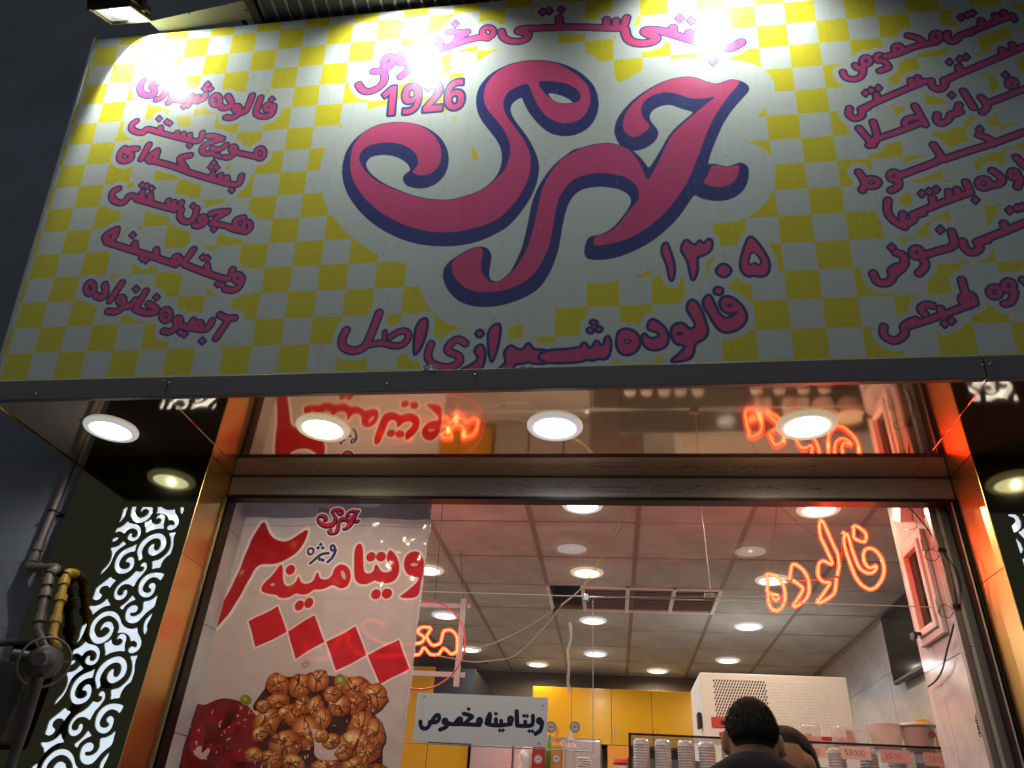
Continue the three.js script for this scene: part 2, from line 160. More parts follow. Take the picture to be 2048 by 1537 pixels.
// drawing of traced things into a canvas through a mapping from photo position to canvas position
function pen(ctx, map, detail = 1) {
  const P = (pts) => pts.map((p) => map(p[0], p[1]));
  const scaleAt = (p) => { const a = map(p[0], p[1]), b = map(p[0] + 1, p[1]), c = map(p[0], p[1] + 1); return (Math.hypot(b[0] - a[0], b[1] - a[1]) + Math.hypot(c[0] - a[0], c[1] - a[1])) / 2; };
  const smooth = (q) => { ctx.moveTo(...q[0]); for (let i = 1; i < q.length - 1; i++) ctx.quadraticCurveTo(q[i][0], q[i][1], (q[i][0] + q[i + 1][0]) / 2, (q[i][1] + q[i + 1][1]) / 2); ctx.lineTo(...q[q.length - 1]); };
  const outline = (q) => { const n = q.length, mid = (a, b) => [(a[0] + b[0]) / 2, (a[1] + b[1]) / 2]; ctx.moveTo(...mid(q[n - 1], q[0])); for (let i = 0; i < n; i++) ctx.quadraticCurveTo(q[i][0], q[i][1], ...mid(q[i], q[(i + 1) % n])); ctx.closePath(); };
  ctx.lineJoin = ctx.lineCap = 'round';
  const fill = (list, color, grow = 0) => { ctx.beginPath(); list.forEach((s) => outline(P(trace(s)))); ctx.fillStyle = ctx.strokeStyle = color; ctx.fill('evenodd'); if (grow) { ctx.lineWidth = grow; ctx.stroke(); } };
  const word = (text, color, grow, holes = true, rim = '') => {
    let f = '', w = 20; ctx.strokeStyle = ctx.fillStyle = color; const bold = detail;
    for (let item of text.split('|')) {
      if (/^[A-Z]$/.test(item)) { f = item; continue; }
      if (item.startsWith('w=')) { w = +item.slice(2); continue; }
      if (/^[A-Z]/.test(item)) { f = item[0]; item = item.slice(1); }
      const k = FR[f][2];
      if (item[0] === '#' || item[0] === '-') {
        const pts = trace(f + item.slice(1)); if (item[0] === '-' && !holes) continue;
        if (item[0] === '-') { ctx.save(); ctx.fillStyle = '#d8ddd4'; ctx.beginPath(); outline(P(pts)); ctx.fill(); if (rim) { ctx.strokeStyle = rim; ctx.lineWidth = 3.4; ctx.stroke(); } ctx.restore(); continue; }
        ctx.beginPath(); outline(P(pts)); ctx.fill(); ctx.lineWidth = Math.max(0.01, w / k * scaleAt(pts[0]) + grow); if (rim) { ctx.save(); ctx.strokeStyle = rim; ctx.lineWidth = 4.2; ctx.stroke(); ctx.restore(); } else ctx.stroke(); continue;
      }
      if (item[0] === '.') {
        const c = trace(f + item.slice(1))[0], s = scaleAt(c), r = Math.min(w, 34) * 0.62 / k, q = P([[c[0] - r, c[1]], [c[0], c[1] - r], [c[0] + r, c[1]], [c[0], c[1] + r]]);
        ctx.beginPath(); q.forEach((p, i) => (i ? ctx.lineTo(...p) : ctx.moveTo(...p))); ctx.closePath(); ctx.fill(); ctx.lineWidth = grow + 0.25 * w / k * s; ctx.stroke(); continue;
      }
      if (item[0] === 'o') {
        const [x, y, rx, ry] = item.slice(1).split(',').map(Number), pts = [];
        for (let i = 0; i <= 20; i++) pts.push(trace(f + (x + rx * Math.cos(i * Math.PI / 10)) + ',' + (y + ry * Math.sin(i * Math.PI / 10)))[0]);
        ctx.beginPath(); smooth(P(pts)); ctx.lineWidth = 0.85 * bold * w / k * scaleAt(pts[0]) + grow; ctx.stroke(); continue;
      }
      const pts = trace(f + item); ctx.beginPath(); smooth(P(pts)); ctx.lineWidth = (w < 40 || f === 'P' ? bold : 1) * w / k * scaleAt(pts[0]) + grow; ctx.stroke();
    }
  };
  return { P, fill, word, outline, smooth, scaleAt };
}

// ---------------------------------------------------------------- setting: ground, building shell
structure('street', new THREE.PlaneGeometry(120, 120).rotateX(-Math.PI / 2), M.asphalt);
structure('pavement', box(-12, 12, 0.004, 0.1, -3.2, -0.9), M.concrete);
tag(part('entrance_step', rbox(-1.75, 1.4, 0.1, 0.22, -3.2, -2.2, 0.01), std({ color: lin(0.36, 0.34, 0.32), roughness: 0.6, map: rep(N.blot, 2, 2) })), 'grey stone step across the shop entrance', 'step');
{
  const w = thing('facade_wall', 'dark grey rendered wall of the building round the shop front', 'wall');
  part('upper_wall', metric(box(-9, 9, 2.985, 9, -3.25, -3.045)), M.wall, w);
  part('side_wall', metric(box(-9, -2.33, 0, 2.985, -3.25, -2.95)), M.wall, w);
  part('side_wall', metric(box(2.1, 9, 0, 2.985, -3.25, -2.95)), M.wall, w);
}
structure('shop_floor', box(-2.05, 2.05, 0.3, 0.45, -8.4, -3.25), std({ color: lin(0.5, 0.45, 0.4), roughness: 0.35, map: rep(N.blot, 3, 3) }));
// walls of the room, with big glazed tiles in front of the wall
function tiledWall(name, face, a0, a1, y0, y1, tw, th, place) {
  const w = structure(name, place(a0, a1, y0, y1, 0.012, 0.12), M.grout);
  const nx = Math.ceil((a1 - a0) / tw), ny = Math.ceil((y1 - y0) / th);
  for (let j = 0; j < ny; j++) for (let i = 0; i < nx; i++) {
    const p0 = a0 + i * tw, p1 = Math.min(a1, p0 + tw), q1 = y1 - j * th, q0 = Math.max(y0, q1 - th); if (p1 - p0 < 0.02 || q1 - q0 < 0.02) continue;
    part('tile', place(p0 + 0.0015, p1 - 0.0015, q0 + 0.0015, q1 - 0.0015, rr(0, 0.0015), 0.0118), M.tileWall[(i * 2 + j * 5) % 3], w);
  }
  return w;
}
const wallR = tiledWall('right_wall', 0, 3.6, 8.3, 0.45, 3.2, 0.6, 0.43, (a0, a1, y0, y1, d0, d1) => box(2.0 + d0, 2.0 + d1, y0, y1, -a1, -a0));
const wallL = tiledWall('left_wall', 0, 3.6, 8.3, 0.45, 3.2, 0.6, 0.43, (a0, a1, y0, y1, d0, d1) => box(-2.15 - d1, -2.15 - d0, y0, y1, -a1, -a0));
structure('back_wall', box(-2.2, 2.1, 0.45, 3.2, -8.42, -8.3), std({ color: lin(0.10, 0.075, 0.06), roughness: 0.6, map: rep(N.blot, 2, 2) }));
tiledWall('right_pier', 0, 3.075, 3.588, 0.22, 3.14, 0.36, 0.427, (a0, a1, y0, y1, d0, d1) => box(1.345 + d0, 1.345 + d1, y0, y1, -a1, -a0));
tiledWall('left_pier', 0, 3.075, 3.588, 0.22, 3.14, 0.36, 0.427, (a0, a1, y0, y1, d0, d1) => box(-1.735 - d1, -1.735 - d0, y0, y1, -a1, -a0));
structure('pier_return', [box(1.46, 2.1, 0.22, 3.2, -3.588, -3.255), box(-2.3, -1.85, 0.22, 3.2, -3.588, -3.255)], M.wall);
structure('plenum_wall', [box(-2.4, -2.17, 3.205, 3.499, -8.5, -3.255), box(2.02, 2.2, 3.205, 3.499, -8.5, -3.255), box(-2.165, 2.015, 3.205, 3.499, -8.5, -8.32)], M.wall);
{ // suspended ceiling of square tiles in a metal grid
  const c = structure('ceiling', box(-2.4, 2.2, 3.5, 3.6, -8.5, -3.255), M.white), p = 0.5985, x0 = -0.442, z0 = -3.999;
  for (let i = -3; i <= 4; i++) for (let j = -1; j <= 7; j++) {
    const a = Math.max(-2.15, x0 + i * p), b = Math.min(2.0, x0 + (i + 1) * p), f = Math.min(-3.27, z0 - j * p), k = Math.max(-8.3, z0 - (j + 1) * p);
    if (b - a < 0.03 || f - k < 0.03 || (j === 2 && i >= 0 && i <= 1)) continue;
    part('ceiling_tile', rbox(a + 0.008, b - 0.008, 3.127 + rr(0, 0.004), 3.148, k + 0.003, f - 0.003, 0.003), M.ceilTile[Math.floor(rnd() * 3)], c);
  }
  for (let i = -2; i <= 4; i++) part('grid_bar', box(x0 + i * p - 0.014, x0 + i * p + 0.014, 3.126, 3.1585, -8.3, -3.27), M.tbar, c);
  for (let j = -1; j <= 7; j++) part('grid_bar', box(-2.15, 2.0, 3.1275, 3.158, z0 - j * p - 0.004, z0 - j * p + 0.004), M.tbar, c);
}

// ---------------------------------------------------------------- printed sign board
{
  const W = 2048, H = Math.round(W * (SB.v1 - SB.v0) / (SB.u1 - SB.u0)), cv = canvas(W, H), g = cv.getContext('2d'), K = W / (SB.u1 - SB.u0);
  const uvToC = (u, v) => [(u - SB.u0) * K, (SB.v1 - v) * K], map = (px, py) => uvToC(...signUV(px, py));
  g.fillStyle = '#d8ddd4'; g.fillRect(0, 0, W, H);
  // chequer print
  const cu = 0.1187, cw = 0.1158, pu = 0.405, pv = -0.25, cell = (u, v) => [Math.floor(u / cu - pu), Math.floor(v / cw - pv)];
  const ref = cell(...signUV(1603, 22)), par = (ref[0] + ref[1]) & 1;
  g.fillStyle = '#e6d63c';
  for (let i = -24; i < 24; i++) for (let j = -2; j < 20; j++) if (((i + j) & 1) === par) { const a = uvToC((i + pu) * cu, (j + 1 + pv) * cw); g.fillRect(a[0], a[1], cu * K, cw * K); }
  const p = pen(g, map, 1.27), HALO = '#d8ddd4', PINK = '#de5a86', NAVY = '#454a82', px = K * 0.0021;
  p.fill(LOGO.navy, HALO, 96 * px);
  for (const t of SIGN_TEXT) p.word(t, HALO, 26 * px, false);
  p.fill([...LOGO.navy, ...LOGO.navyHole], NAVY, 1.5);
  p.fill([...LOGO.pink, ...LOGO.pinkHole], PINK);
  for (const t of SIGN_TEXT) { p.word(t, NAVY, 4.6 * px, false); p.word(t, PINK, -2.2 * px, true, NAVY); }
  { // the year in latin figures
    const a = map(757, 232), b = map(935, 216), ang = Math.atan2(b[1] - a[1], b[0] - a[0]); g.save(); g.translate(...a); g.rotate(ang);
    g.font = 'bold 100px sans-serif'; const w = g.measureText('1926').width, len = Math.hypot(b[0] - a[0], b[1] - a[1]), s = len / w, hh = map(757, 172), ht = Math.hypot(hh[0] - a[0], hh[1] - a[1]);
    g.scale(s * 0.97, ht / 76); g.lineWidth = 11; g.strokeStyle = NAVY; g.lineJoin = 'round'; g.strokeText('1926', 0, 0); g.fillStyle = PINK; g.fillText('1926', 0, 0); g.restore();
  }
  // small scuffs and dirt specks in the vinyl
  for (let i = 0; i < 240; i++) { g.fillStyle = `rgba(70,66,50,${rr(0.05, 0.3)})`; g.fillRect(rnd() * W, rnd() * H, rr(0.6, 3), rr(0.6, 2)); }
  for (let i = 0; i < 60; i++) { g.strokeStyle = `rgba(90,90,80,${rr(0.03, 0.09)})`; g.lineWidth = rr(0.6, 1.6); const x = rnd() * W, y = rnd() * H; g.beginPath(); g.moveTo(x, y); g.lineTo(x + rr(-5, 5), y + rr(10, 120)); g.stroke(); }
  for (let i = 0; i < 420; i++) { g.fillStyle = rnd() < 0.5 ? `rgba(255,255,255,${rr(0.005, 0.025)})` : `rgba(60,60,60,${rr(0.005, 0.025)})`; g.fillRect(rnd() * W, 0, rr(0.7, 3), H); }
  for (let i = 0; i < 9000; i++) { g.fillStyle = `rgba(${rnd() < 0.5 ? '255,255,255' : '50,50,45'},${rr(0.02, 0.09)})`; g.fillRect(rnd() * W, rnd() * H, rr(1, 7), rr(1, 5)); }
  const s = thing('sign_board', 'large yellow and white chequered printed sign board with pink and navy lettering above the shop', 'sign');
  s.position.copy(SO); s.setRotationFromMatrix(new THREE.Matrix4().makeBasis(SU, SV, SN));
  const w = SB.u1 - SB.u0, h = SB.v1 - SB.v0, tex = canvasTex(cv); tex.anisotropy = 8;
  part('printed_sheet', new THREE.PlaneGeometry(w, h).translate((SB.u0 + SB.u1) / 2, (SB.v0 + SB.v1) / 2, 0), phys({ map: tex, roughness: 0.29, roughnessMap: rep(N.rough, 4, 2), bumpMap: rep(N.streakV, 9, 2), bumpScale: 0.0006 }), s);
  part('backing', box(SB.u0, SB.u1, SB.v0, SB.v1, -0.05, -0.003), M.alu, s);
  part('edge_trim', rbox(SB.u0 - 0.012, SB.u0 + 0.002, SB.v0, SB.v1 + 0.01, -0.05, 0.006, 0.003), M.alu, s);
  part('edge_trim', rbox(SB.u1 - 0.002, SB.u1 + 0.012, SB.v0, SB.v1 + 0.01, -0.05, 0.006, 0.003), M.alu, s);
  // torn corner of the vinyl beside the foot lettering
  const tp = signUV(862, 742), tg = new THREE.PlaneGeometry(0.06, 0.022, 12, 5), ta = tg.attributes.position; for (let i = 0; i < ta.count; i++) ta.setXYZ(i, ta.getX(i) + rr(-0.003, 0.003), ta.getY(i) + rr(-0.004, 0.004), 0.006 + rr(0, 0.008)); tg.computeVertexNormals();
  part('torn_vinyl', tg.translate(tp[0], tp[1] + 0.008, 0), M.whiteGloss, s);
}

// ---------------------------------------------------------------- soffit canopy under the sign with its dark fascia
const frontZ = (x) => -2.26 + Math.tan(-YAW) * x;
{
  const c = thing('canopy', 'polished bronze metal soffit with dark fascia strip under the sign board', 'canopy');
  const seamL = -1.69, seamR = 1.25, L = -2.462, Rr = 2.12;
  const sheet = (a, b) => { const s = new THREE.Shape([new THREE.Vector2(a, -frontZ(a)), new THREE.Vector2(b, -frontZ(b)), new THREE.Vector2(b, 3.03), new THREE.Vector2(a, 3.03)]); return new THREE.ExtrudeGeometry(s, { depth: 0.02, bevelEnabled: true, bevelSize: 0.0015, bevelThickness: 0.0015, bevelSegments: 1 }).rotateX(-Math.PI / 2).scale(1, 1, 1).translate(0, 2.9515, 0); };
  [[L, seamL - 0.0025], [seamL + 0.0025, seamR - 0.0025], [seamR + 0.0025, Rr]].forEach(([a, b]) => part('soffit_panel', sheet(a, b), M.soffit, c));
  // raised gold lip along the free left end
  part('end_trim', rbox(L - 0.006, L + 0.002, 2.945, 3.0, -2.96, frontZ(L), 0.002), M.goldTrim, c);
  const basis = new THREE.Matrix4().makeBasis(SU, SV, SN).setPosition(SO), uL = signUV(337, 770)[0], uR = signUV(1969, 740)[0];
  [[SB.u0 - 0.012, uL - 0.0015], [uL + 0.0015, uR - 0.0015], [uR + 0.0015, SB.u1 + 0.012]].forEach(([a, b]) => part('fascia_strip', rbox(a, b, -0.004, 0.0785, -0.03, 0.01, 0.003).applyMatrix4(basis), M.fascia, c));
  for (const [x, y] of [[775, 770], [951, 752], [329, 764], [340, 768], [1963, 733], [1978, 731], [75, 790]]) { const q = signUV(x, y); part('rivet', new THREE.SphereGeometry(0.0045, 8, 6).translate(q[0], q[1], 0.0105).applyMatrix4(basis), M.alu, c); }
}

// ---------------------------------------------------------------- round LED panel lamps
const rimGeo = lathe([[0.078, -0.004], [0.080, -0.011], [0.092, -0.0145], [0.104, -0.012], [0.1085, -0.006], [0.109, 0.0], [0.078, 0.0]], 48);
const lensGeo = lathe([[0, -0.0155], [0.05, -0.0150], [0.068, -0.0138], [0.0695, -0.0118], [0.071, -0.0132], [0.079, -0.0112], [0.079, -0.002], [0, -0.002]], 48);
const tint = { cool: [0.95, 0.97, 1.0], warm: [1.0, 0.84, 0.56], mid: [1, 0.94, 0.84] };
const lampMat = {}, rimMat = {};
for (const k in tint) { lampMat[k] = std({ color: 0x111111, emissive: lin(...tint[k]), emissiveIntensity: 5 }); rimMat[k] = std({ color: lin(0.8, 0.79, 0.76), roughness: 0.35, emissive: lin(...tint[k]), emissiveIntensity: 0.4 }); }
function downlight(name, label, group, x, y, z, kind, power) {
  const o = thing(name, label, 'lamp', group, [x, y, z]);
  part('rim', rimGeo, rimMat[kind], o); part('lens', lensGeo, lampMat[kind], o);
  const s = new THREE.SpotLight(lin(...tint[kind]), power, 0, 1.5, 0.35, 2); s.position.set(0, -0.008, 0); s.target.position.set(0, -1, 0); s.castShadow = true; s.shadow.radius = 0.25; s.name = 'lamp_glow'; o.add(s, s.target);
}
downlight('soffit_lamp', 'round cool white soffit lamp over the end of the metal soffit beside the gas pipes', 'soffit lamps', -2.083, 2.95, -2.545, 'cool', SOFFIT);
downlight('soffit_lamp', 'round warm white soffit lamp above the hanging banner', 'soffit lamps', -1.150, 2.95, -2.545, 'warm', SOFFIT);
downlight('soffit_lamp', 'round cool white soffit lamp over the middle of the shop front', 'soffit lamps', -0.207, 2.95, -2.545, 'cool', SOFFIT);
downlight('soffit_lamp', 'round warm white soffit lamp above the red neon word', 'soffit lamps', 0.735, 2.95, -2.545, 'warm', SOFFIT);
downlight('soffit_lamp', 'round warm white soffit lamp over the backlit panel past the tiled pier', 'soffit lamps', 1.675, 2.95, -2.545, 'mid', SOFFIT);
for (const [px, py, k, lab] of [[735, 1000, 'cool', 'above the top edge of the banner'], [856, 1140, 'warm', 'half hidden by the edge of the banner'], [890, 1231, 'cool', 'above the neon hoop'], [940, 1299, 'warm', 'beside the neon hoop and its pale stand'],
  [1165, 1010, 'cool', 'at the top of the glass by the yellow cable'], [1174, 1145, 'warm', 'behind the yellow cable, next to the air vent'], [1186, 1241, 'cool', 'just behind the dark end of the air vent'], [1191, 1308, 'cool', 'in the row before last over the white hanging notice'], [1075, 1329, 'warm', 'nearest the yellow cupboards over the white hanging notice'],
  [1637, 1018, 'warm', 'right above the tall stroke of the neon word'], [1545, 1160, 'warm', 'behind the round last letter of the neon word'], [1497, 1253, 'cool', 'between the air vent and the perforated machine'], [1456, 1321, 'mid', 'just above the perforated machine'], [1315, 1342, 'warm', 'over the double yellow cupboard doors']])
  { const p = atY(px, py, 3.126); downlight('ceiling_lamp', 'round ' + (k === 'cool' ? 'cool' : 'warm') + ' white ceiling lamp ' + lab, 'ceiling lamps', p.x, 3.1262, p.z, k, CEIL); }

// ---------------------------------------------------------------- backlit scroll panels
const SCROLL = [
  'T760,435 790,470 860,490 950,510 1020,570 1035,650 1010,750 950,820 870,845 800,830 760,800 755,760 790,700 840,680 855,700 845,750 880,775 940,740 965,680 950,620 890,585 800,600 740,640 700,690 640,655 570,650 510,680 530,590 600,560 690,500',
  'T445,850 455,800 520,770 570,770 570,800 520,840 460,862',
  'T665,845 700,880 730,905 690,940 600,1000 520,1080 470,1170 430,1270 380,1360 320,1430 250,1500 215,1536 210,1500 240,1440 320,1360 390,1260 430,1150 430,1050 410,985 500,965 590,920',
  'T950,905 930,980 910,1055 840,1065 750,1100 660,1170 610,1250 585,1330 605,1390 660,1420 730,1410 790,1370 805,1320 780,1275 725,1280 720,1250 760,1195 830,1170 880,1195 900,1270 880,1370 820,1450 730,1500 630,1515 550,1490 500,1420 490,1320 520,1210 590,1100 690,1020 800,970 880,940',
  'T1065,1195 1000,1250 975,1170 950,1070 980,960 1050,850 1160,760 1290,700 1410,685 1500,730 1550,810 1550,920 1500,1020 1400,1100 1290,1145 1210,1120 1175,1060 1190,980 1250,915 1300,900 1310,930 1300,990 1330,1040 1390,1010 1430,930 1440,860 1410,800 1330,790 1230,830 1130,920 1070,1020 1050,1100',
  'T1605,680 1690,670 1750,660 1720,740 1700,850 1700,930 1670,1030 1640,1110 1560,1170 1490,1250 1450,1330 1430,1390 1340,1400 1255,1420 1265,1340 1260,1260 1380,1230 1500,1150 1590,1050 1640,930 1645,820 1630,740',
  'T1240,390 1255,450 1300,495 1370,495 1430,460 1450,410 1430,380 1390,375 1355,400 1345,370 1390,310 1450,295 1510,320 1530,380 1510,450 1500,530 1505,590 1420,590 1300,610 1210,640 1135,680 1130,590 1105,465 1170,440',
  'W1015,100 1040,115 1090,60 1150,45 1200,80 1200,130 1150,190 1080,240 1000,265 940,230 905,140 U490,1340 520,1230 590,1140 690,1070 800,1045 890,1080 960,1160 985,1240 980,1330 950,1400 1030,1390 1120,1400 1180,1440 W1620,260 1645,345 1700,325 1750,350 1765,410 1730,465 1690,450 1640,450 1595,490 1585,540 1630,580 1700,580 1790,530 1850,440 1865,340 1830,240 1790,160 1780,60 U1290,1310 1190,1310 1110,1270 1050,1200 1020,1100 970,1020 890,965 780,950 650,980 540,1060 450,1160 400,1270 385,1380 W790,200 850,330 930,385 1030,385 1130,340 1220,260 1280,150 1300,40 U880,1270 860,1200 780,1165 700,1180 640,1240 605,1320',
  'T1085,1365 1040,1370 1030,1330 1070,1290 1130,1290 1158,1340 1150,1420 U1530,130 1470,210 1390,290 1340,370 1290,450 1230,410 1150,395 1060,420 990,490 955,570 970,620 1020,630 1070,590 1080,540 1130,510 1165,540 1150,620 1090,690 1000,725 920,700 885,630 900,530 960,430 1050,350 1160,290 1260,210 1340,125 1400,145 1470,120 1500,70',
  'U1920,200 1890,260 1845,320 1800,280 1720,255 1640,275 1560,340 1500,430 1480,510 1510,560 1570,575 1630,545 1650,500 1610,465 1600,420 1640,380 1700,375 1745,420 1735,500 1690,600 1610,660 1520,665 1430,620 1385,540 1390,440 1430,330 1520,230 1630,175 1740,160 1850,170',
  'U820,245 860,290 930,320 880,380 840,430 805,475 770,435 710,430 640,460 595,530 600,580 650,625 610,690 540,725 480,710 450,690 480,600 520,480 600,410 720,320',
  'U755,685 775,750 820,830 720,850 600,910 510,980 450,1025 430,940 375,865 390,845 480,845 590,810 680,750',
  'U1270,625 1300,670 1335,710 1250,750 1170,800 1110,860 1070,920 1005,865 1080,810 1170,730 1220,670',
  'U1785,615 1760,720 1725,850 1640,920 1540,1000 1450,1100 1360,1180 1260,1200 1170,1170 1120,1100 1120,1000 1160,900 1240,840 1330,830 1380,870 1370,940 1310,980 1240,985 1220,1020 1250,1055 1340,1040 1430,980 1480,890 1490,760 1580,740 1690,690',
  'U1675,985 1650,1080 1590,1190 1565,1270 1575,1320 1530,1430 1490,1370 1490,1260 1520,1150 1600,1050',
  'U340,1205 300,1320 260,1420 200,1530 140,1600 120,1610 170,1480 230,1260',
].map((s) => trace(s).map(([x, y]) => { const p = atZ(x, y, -2.8); return [p.x, p.y]; }));
function clipTop(poly, top) { // keep what lies below the straight upper end of the pattern
  const out = [];
  for (let i = 0; i < poly.length; i++) { const a = poly[i], b = poly[(i + 1) % poly.length], ia = a[1] <= top, ib = b[1] <= top; if (ia) out.push(a); if (ia !== ib) { const t = (top - a[1]) / (b[1] - a[1]); out.push([a[0] + (b[0] - a[0]) * t, top]); } }
  return out.length > 2 ? out : null;
}
const backlight = std({ color: lin(0.7, 0.72, 0.75), roughness: 0.6, emissive: lin(0.70, 0.80, 0.92), emissiveIntensity: 0.92 });
function scrollPillar(label, x0, x1, shift, jambX, dir, xmin = 0) {
  const o = thing('scroll_panel_pillar', label, 'pillar', null);
  const sh = new THREE.Shape([[x0, 0.1], [x1, 0.1], [x1, 2.949], [x0, 2.949]].map((p) => new THREE.Vector2(...p)));
  for (let k = -5; k <= 1; k++) for (const s of SCROLL) {
    let q = s.map(([x, y]) => [x + shift, y + 0.5 * k]); if (Math.min(...q.map((p) => p[1])) > 2.69 || Math.min(...q.map((p) => p[1])) < 0.15) continue;
    q = clipTop(q, 2.706); if (!q || Math.max(...q.map((p) => p[1])) - Math.min(...q.map((p) => p[1])) < 0.004) continue;
    if (xmin) { q = clipTop(q.map(([x, y]) => [y, -x]), -xmin); if (!q) continue; q = q.map(([y, x]) => [-x, y]); if (Math.max(...q.map((p) => p[0])) - xmin < 0.006) continue; }
    if (Math.max(...q.map((p) => p[0])) > x1 - 0.01 || Math.min(...q.map((p) => p[0])) < x0 + 0.01) q = q.map((p) => [Math.min(x1 - 0.012, Math.max(x0 + 0.012, p[0])), p[1]]);
    const cr = new THREE.CatmullRomCurve3(q.map((p) => V(p[0], p[1], 0)), true, 'centripetal'); const pts = k === 1 || xmin ? q.map((p) => new THREE.Vector2(...p)) : cr.getPoints(q.length * 2).slice(0, -1).map((p) => new THREE.Vector2(p.x, p.y));
    sh.holes.push(new THREE.Path(pts));
  }
  part('cut_out_panel', new THREE.ExtrudeGeometry(sh, { depth: 0.007, bevelEnabled: false }).translate(0, 0, -2.807), M.blackMetal, o);
  part('light_sheet', box(x0 + 0.02, x1 - 0.02, 0.12, 2.93, -2.825, -2.818), backlight, o);
  part('pillar_core', box(x0 + 0.004, x1 - 0.004, 0.1, 2.947, -3.0, -2.83), M.black, o);
  part('jamb_sheet', rbox(Math.min(jambX, jambX + dir * 0.004), Math.max(jambX, jambX + dir * 0.004), 0.22, 2.5, -3.01, -2.7985, 0.0015), M.gold, o);
  part('jamb_sheet', rbox(Math.min(jambX, jambX + dir * 0.004), Math.max(jambX, jambX + dir * 0.004), 2.502, 2.948, -3.01, -2.7985, 0.0015), M.gold, o);
}
scrollPillar('black metal pillar with backlit scroll cut-outs beside the gas pipes', -2.352, -1.758, 0, -1.758, 1);
scrollPillar('black metal pillar with backlit scroll cut-outs past the small window', 1.408, 2.06, 3.46, 1.404, 1, 1.474);

// ---------------------------------------------------------------- roller shutter guides and bottom bar
for (const [a, b, lab] of [[-1.752, -1.731, 'dark steel shutter guide rail beside the banner'], [1.381, 1.402, 'dark steel shutter guide rail beside the tiled pier']]) {
  const o = thing('shutter_guide', lab, 'rail', 'shutter guide rails');
  part('channel', [box(a, a + 0.008, 0.22, 2.84, -3.07, -3.012), box(b - 0.008, b, 0.22, 2.84, -3.07, -3.012), box(a + 0.008, b - 0.008, 0.22, 2.84, -3.07, -3.055)], M.darkMetal, o);
  part('lip', rbox(a - 0.001, a + 0.004, 0.22, 2.839, -3.0115, -3.006, 0.001), M.alu, o);
}
{
  const cv = canvas(1024, 64), g = cv.getContext('2d'); g.fillStyle = '#b8b4ae'; g.fillRect(0, 0, 1024, 64);
  for (let i = 0; i < 500; i++) { g.fillStyle = `rgba(60,50,42,${rr(0.02, 0.12)})`; g.fillRect(rnd() * 1024, rnd() * 64, rr(2, 40), rr(1, 4)); }
  g.strokeStyle = 'rgba(40,34,32,.5)'; g.lineWidth = 1.6; // faded hand lettering and stencilled numbers
  for (const [x, w] of [[410, 18], [440, 14], [492, 26], [545, 70], [628, 92], [740, 60], [835, 30]]) for (let k = 0; k < w / 5; k++) { g.beginPath(); const a = x + k * 5 + rr(-1, 1), b = 30 + rr(-6, 6); g.moveTo(a, b); g.quadraticCurveTo(a + rr(-5, 5), b + rr(-8, 8), a + rr(2, 7), b + rr(-5, 5)); g.stroke(); }
  for (const [x, w] of [[545, 66], [640, 60]]) { g.beginPath(); g.moveTo(x, 46); g.lineTo(x + w, 47); g.stroke(); }
  const o = thing('shutter_bar', 'grey metal shutter bottom bar with faded writing across the opening', 'shutter');
  const bm = std({ map: canvasTex(cv), metalness: 0.35, roughness: 0.5 });
  part('bar_face', new THREE.PlaneGeometry(3.15, 0.085).translate(-0.175, 2.9, -3.0095), bm, o);
  part('bar_body', rbox(-1.752, 1.402, 2.852, 2.9475, -3.068, -3.011, 0.003), M.steel, o);
  part('bar_lip', rbox(-1.752, 1.402, 2.838, 2.8515, -3.068, -3.004, 0.002), M.darkMetal, o);
}

// ---------------------------------------------------------------- ribbed canopy above the board, flashing, floodlights
{
  const o = thing('ribbed_roof_overhang', 'grey ribbed metal overhang above the sign board', 'roof');
  const zf = -1.05; part('sheet', box(-1.62, 2.6, 4.83, 4.84, -3.05, zf), std({ color: lin(0.20, 0.22, 0.25), roughness: 0.7, metalness: 0.2 }), o);
  const rg = new THREE.CylinderGeometry(0.008, 0.008, 3.05 + zf, 6).rotateX(Math.PI / 2).translate(0, 4.826, (zf - 3.05) / 2), rm = std({ color: lin(0.4, 0.42, 0.43), roughness: 0.5, metalness: 0.3 });
  for (let x = -1.592; x < 2.55; x += 0.064) part('rib', rg.clone().translate(x, 0, 0), rm, o);
  part('front_beam', box(-1.62, 2.6, 4.80, 4.90, zf, zf + 0.05), M.darkMetal, o);
  part('wall_bracket', box(-1.64, -1.60, 4.79, 4.84, -3.05, zf), M.darkMetal, o);
}
{
  const q = [[297, 44], [485, 2], [516, 36], [321, 65]].map(([x, y]) => atY(x, y, 4.80)), s = new THREE.Shape(q.map((p) => new THREE.Vector2(p.x, -p.z)));
  const o = thing('flashing_plate', 'pale bare metal flashing plate at the top corner of the sign board', 'metal plate');
  part('plate', new THREE.ExtrudeGeometry(s, { depth: 0.006, bevelEnabled: false }).rotateX(-Math.PI / 2).translate(0, 4.802, 0), std({ color: lin(0.24, 0.24, 0.19), roughness: 0.6, metalness: 0.2 }), o);
  for (const [x, y] of [[378, 26], [492, 20]]) part('screw', new THREE.SphereGeometry(0.005, 8, 6).translate(...atY(x, y, 4.80).toArray()), M.darkMetal, o);
  part('bracket_arm', bar(V(-1.7, 4.82, -1.86), V(-1.7, 4.82, -3.04), 0.012), M.darkMetal, o);
}
const floodLens = std({ color: 0x222222, emissive: lin(0.9, 0.97, 1.0), emissiveIntensity: 6 }), chip = std({ color: 0x222222, emissive: lin(0.95, 1, 0.98), emissiveIntensity: 9 });
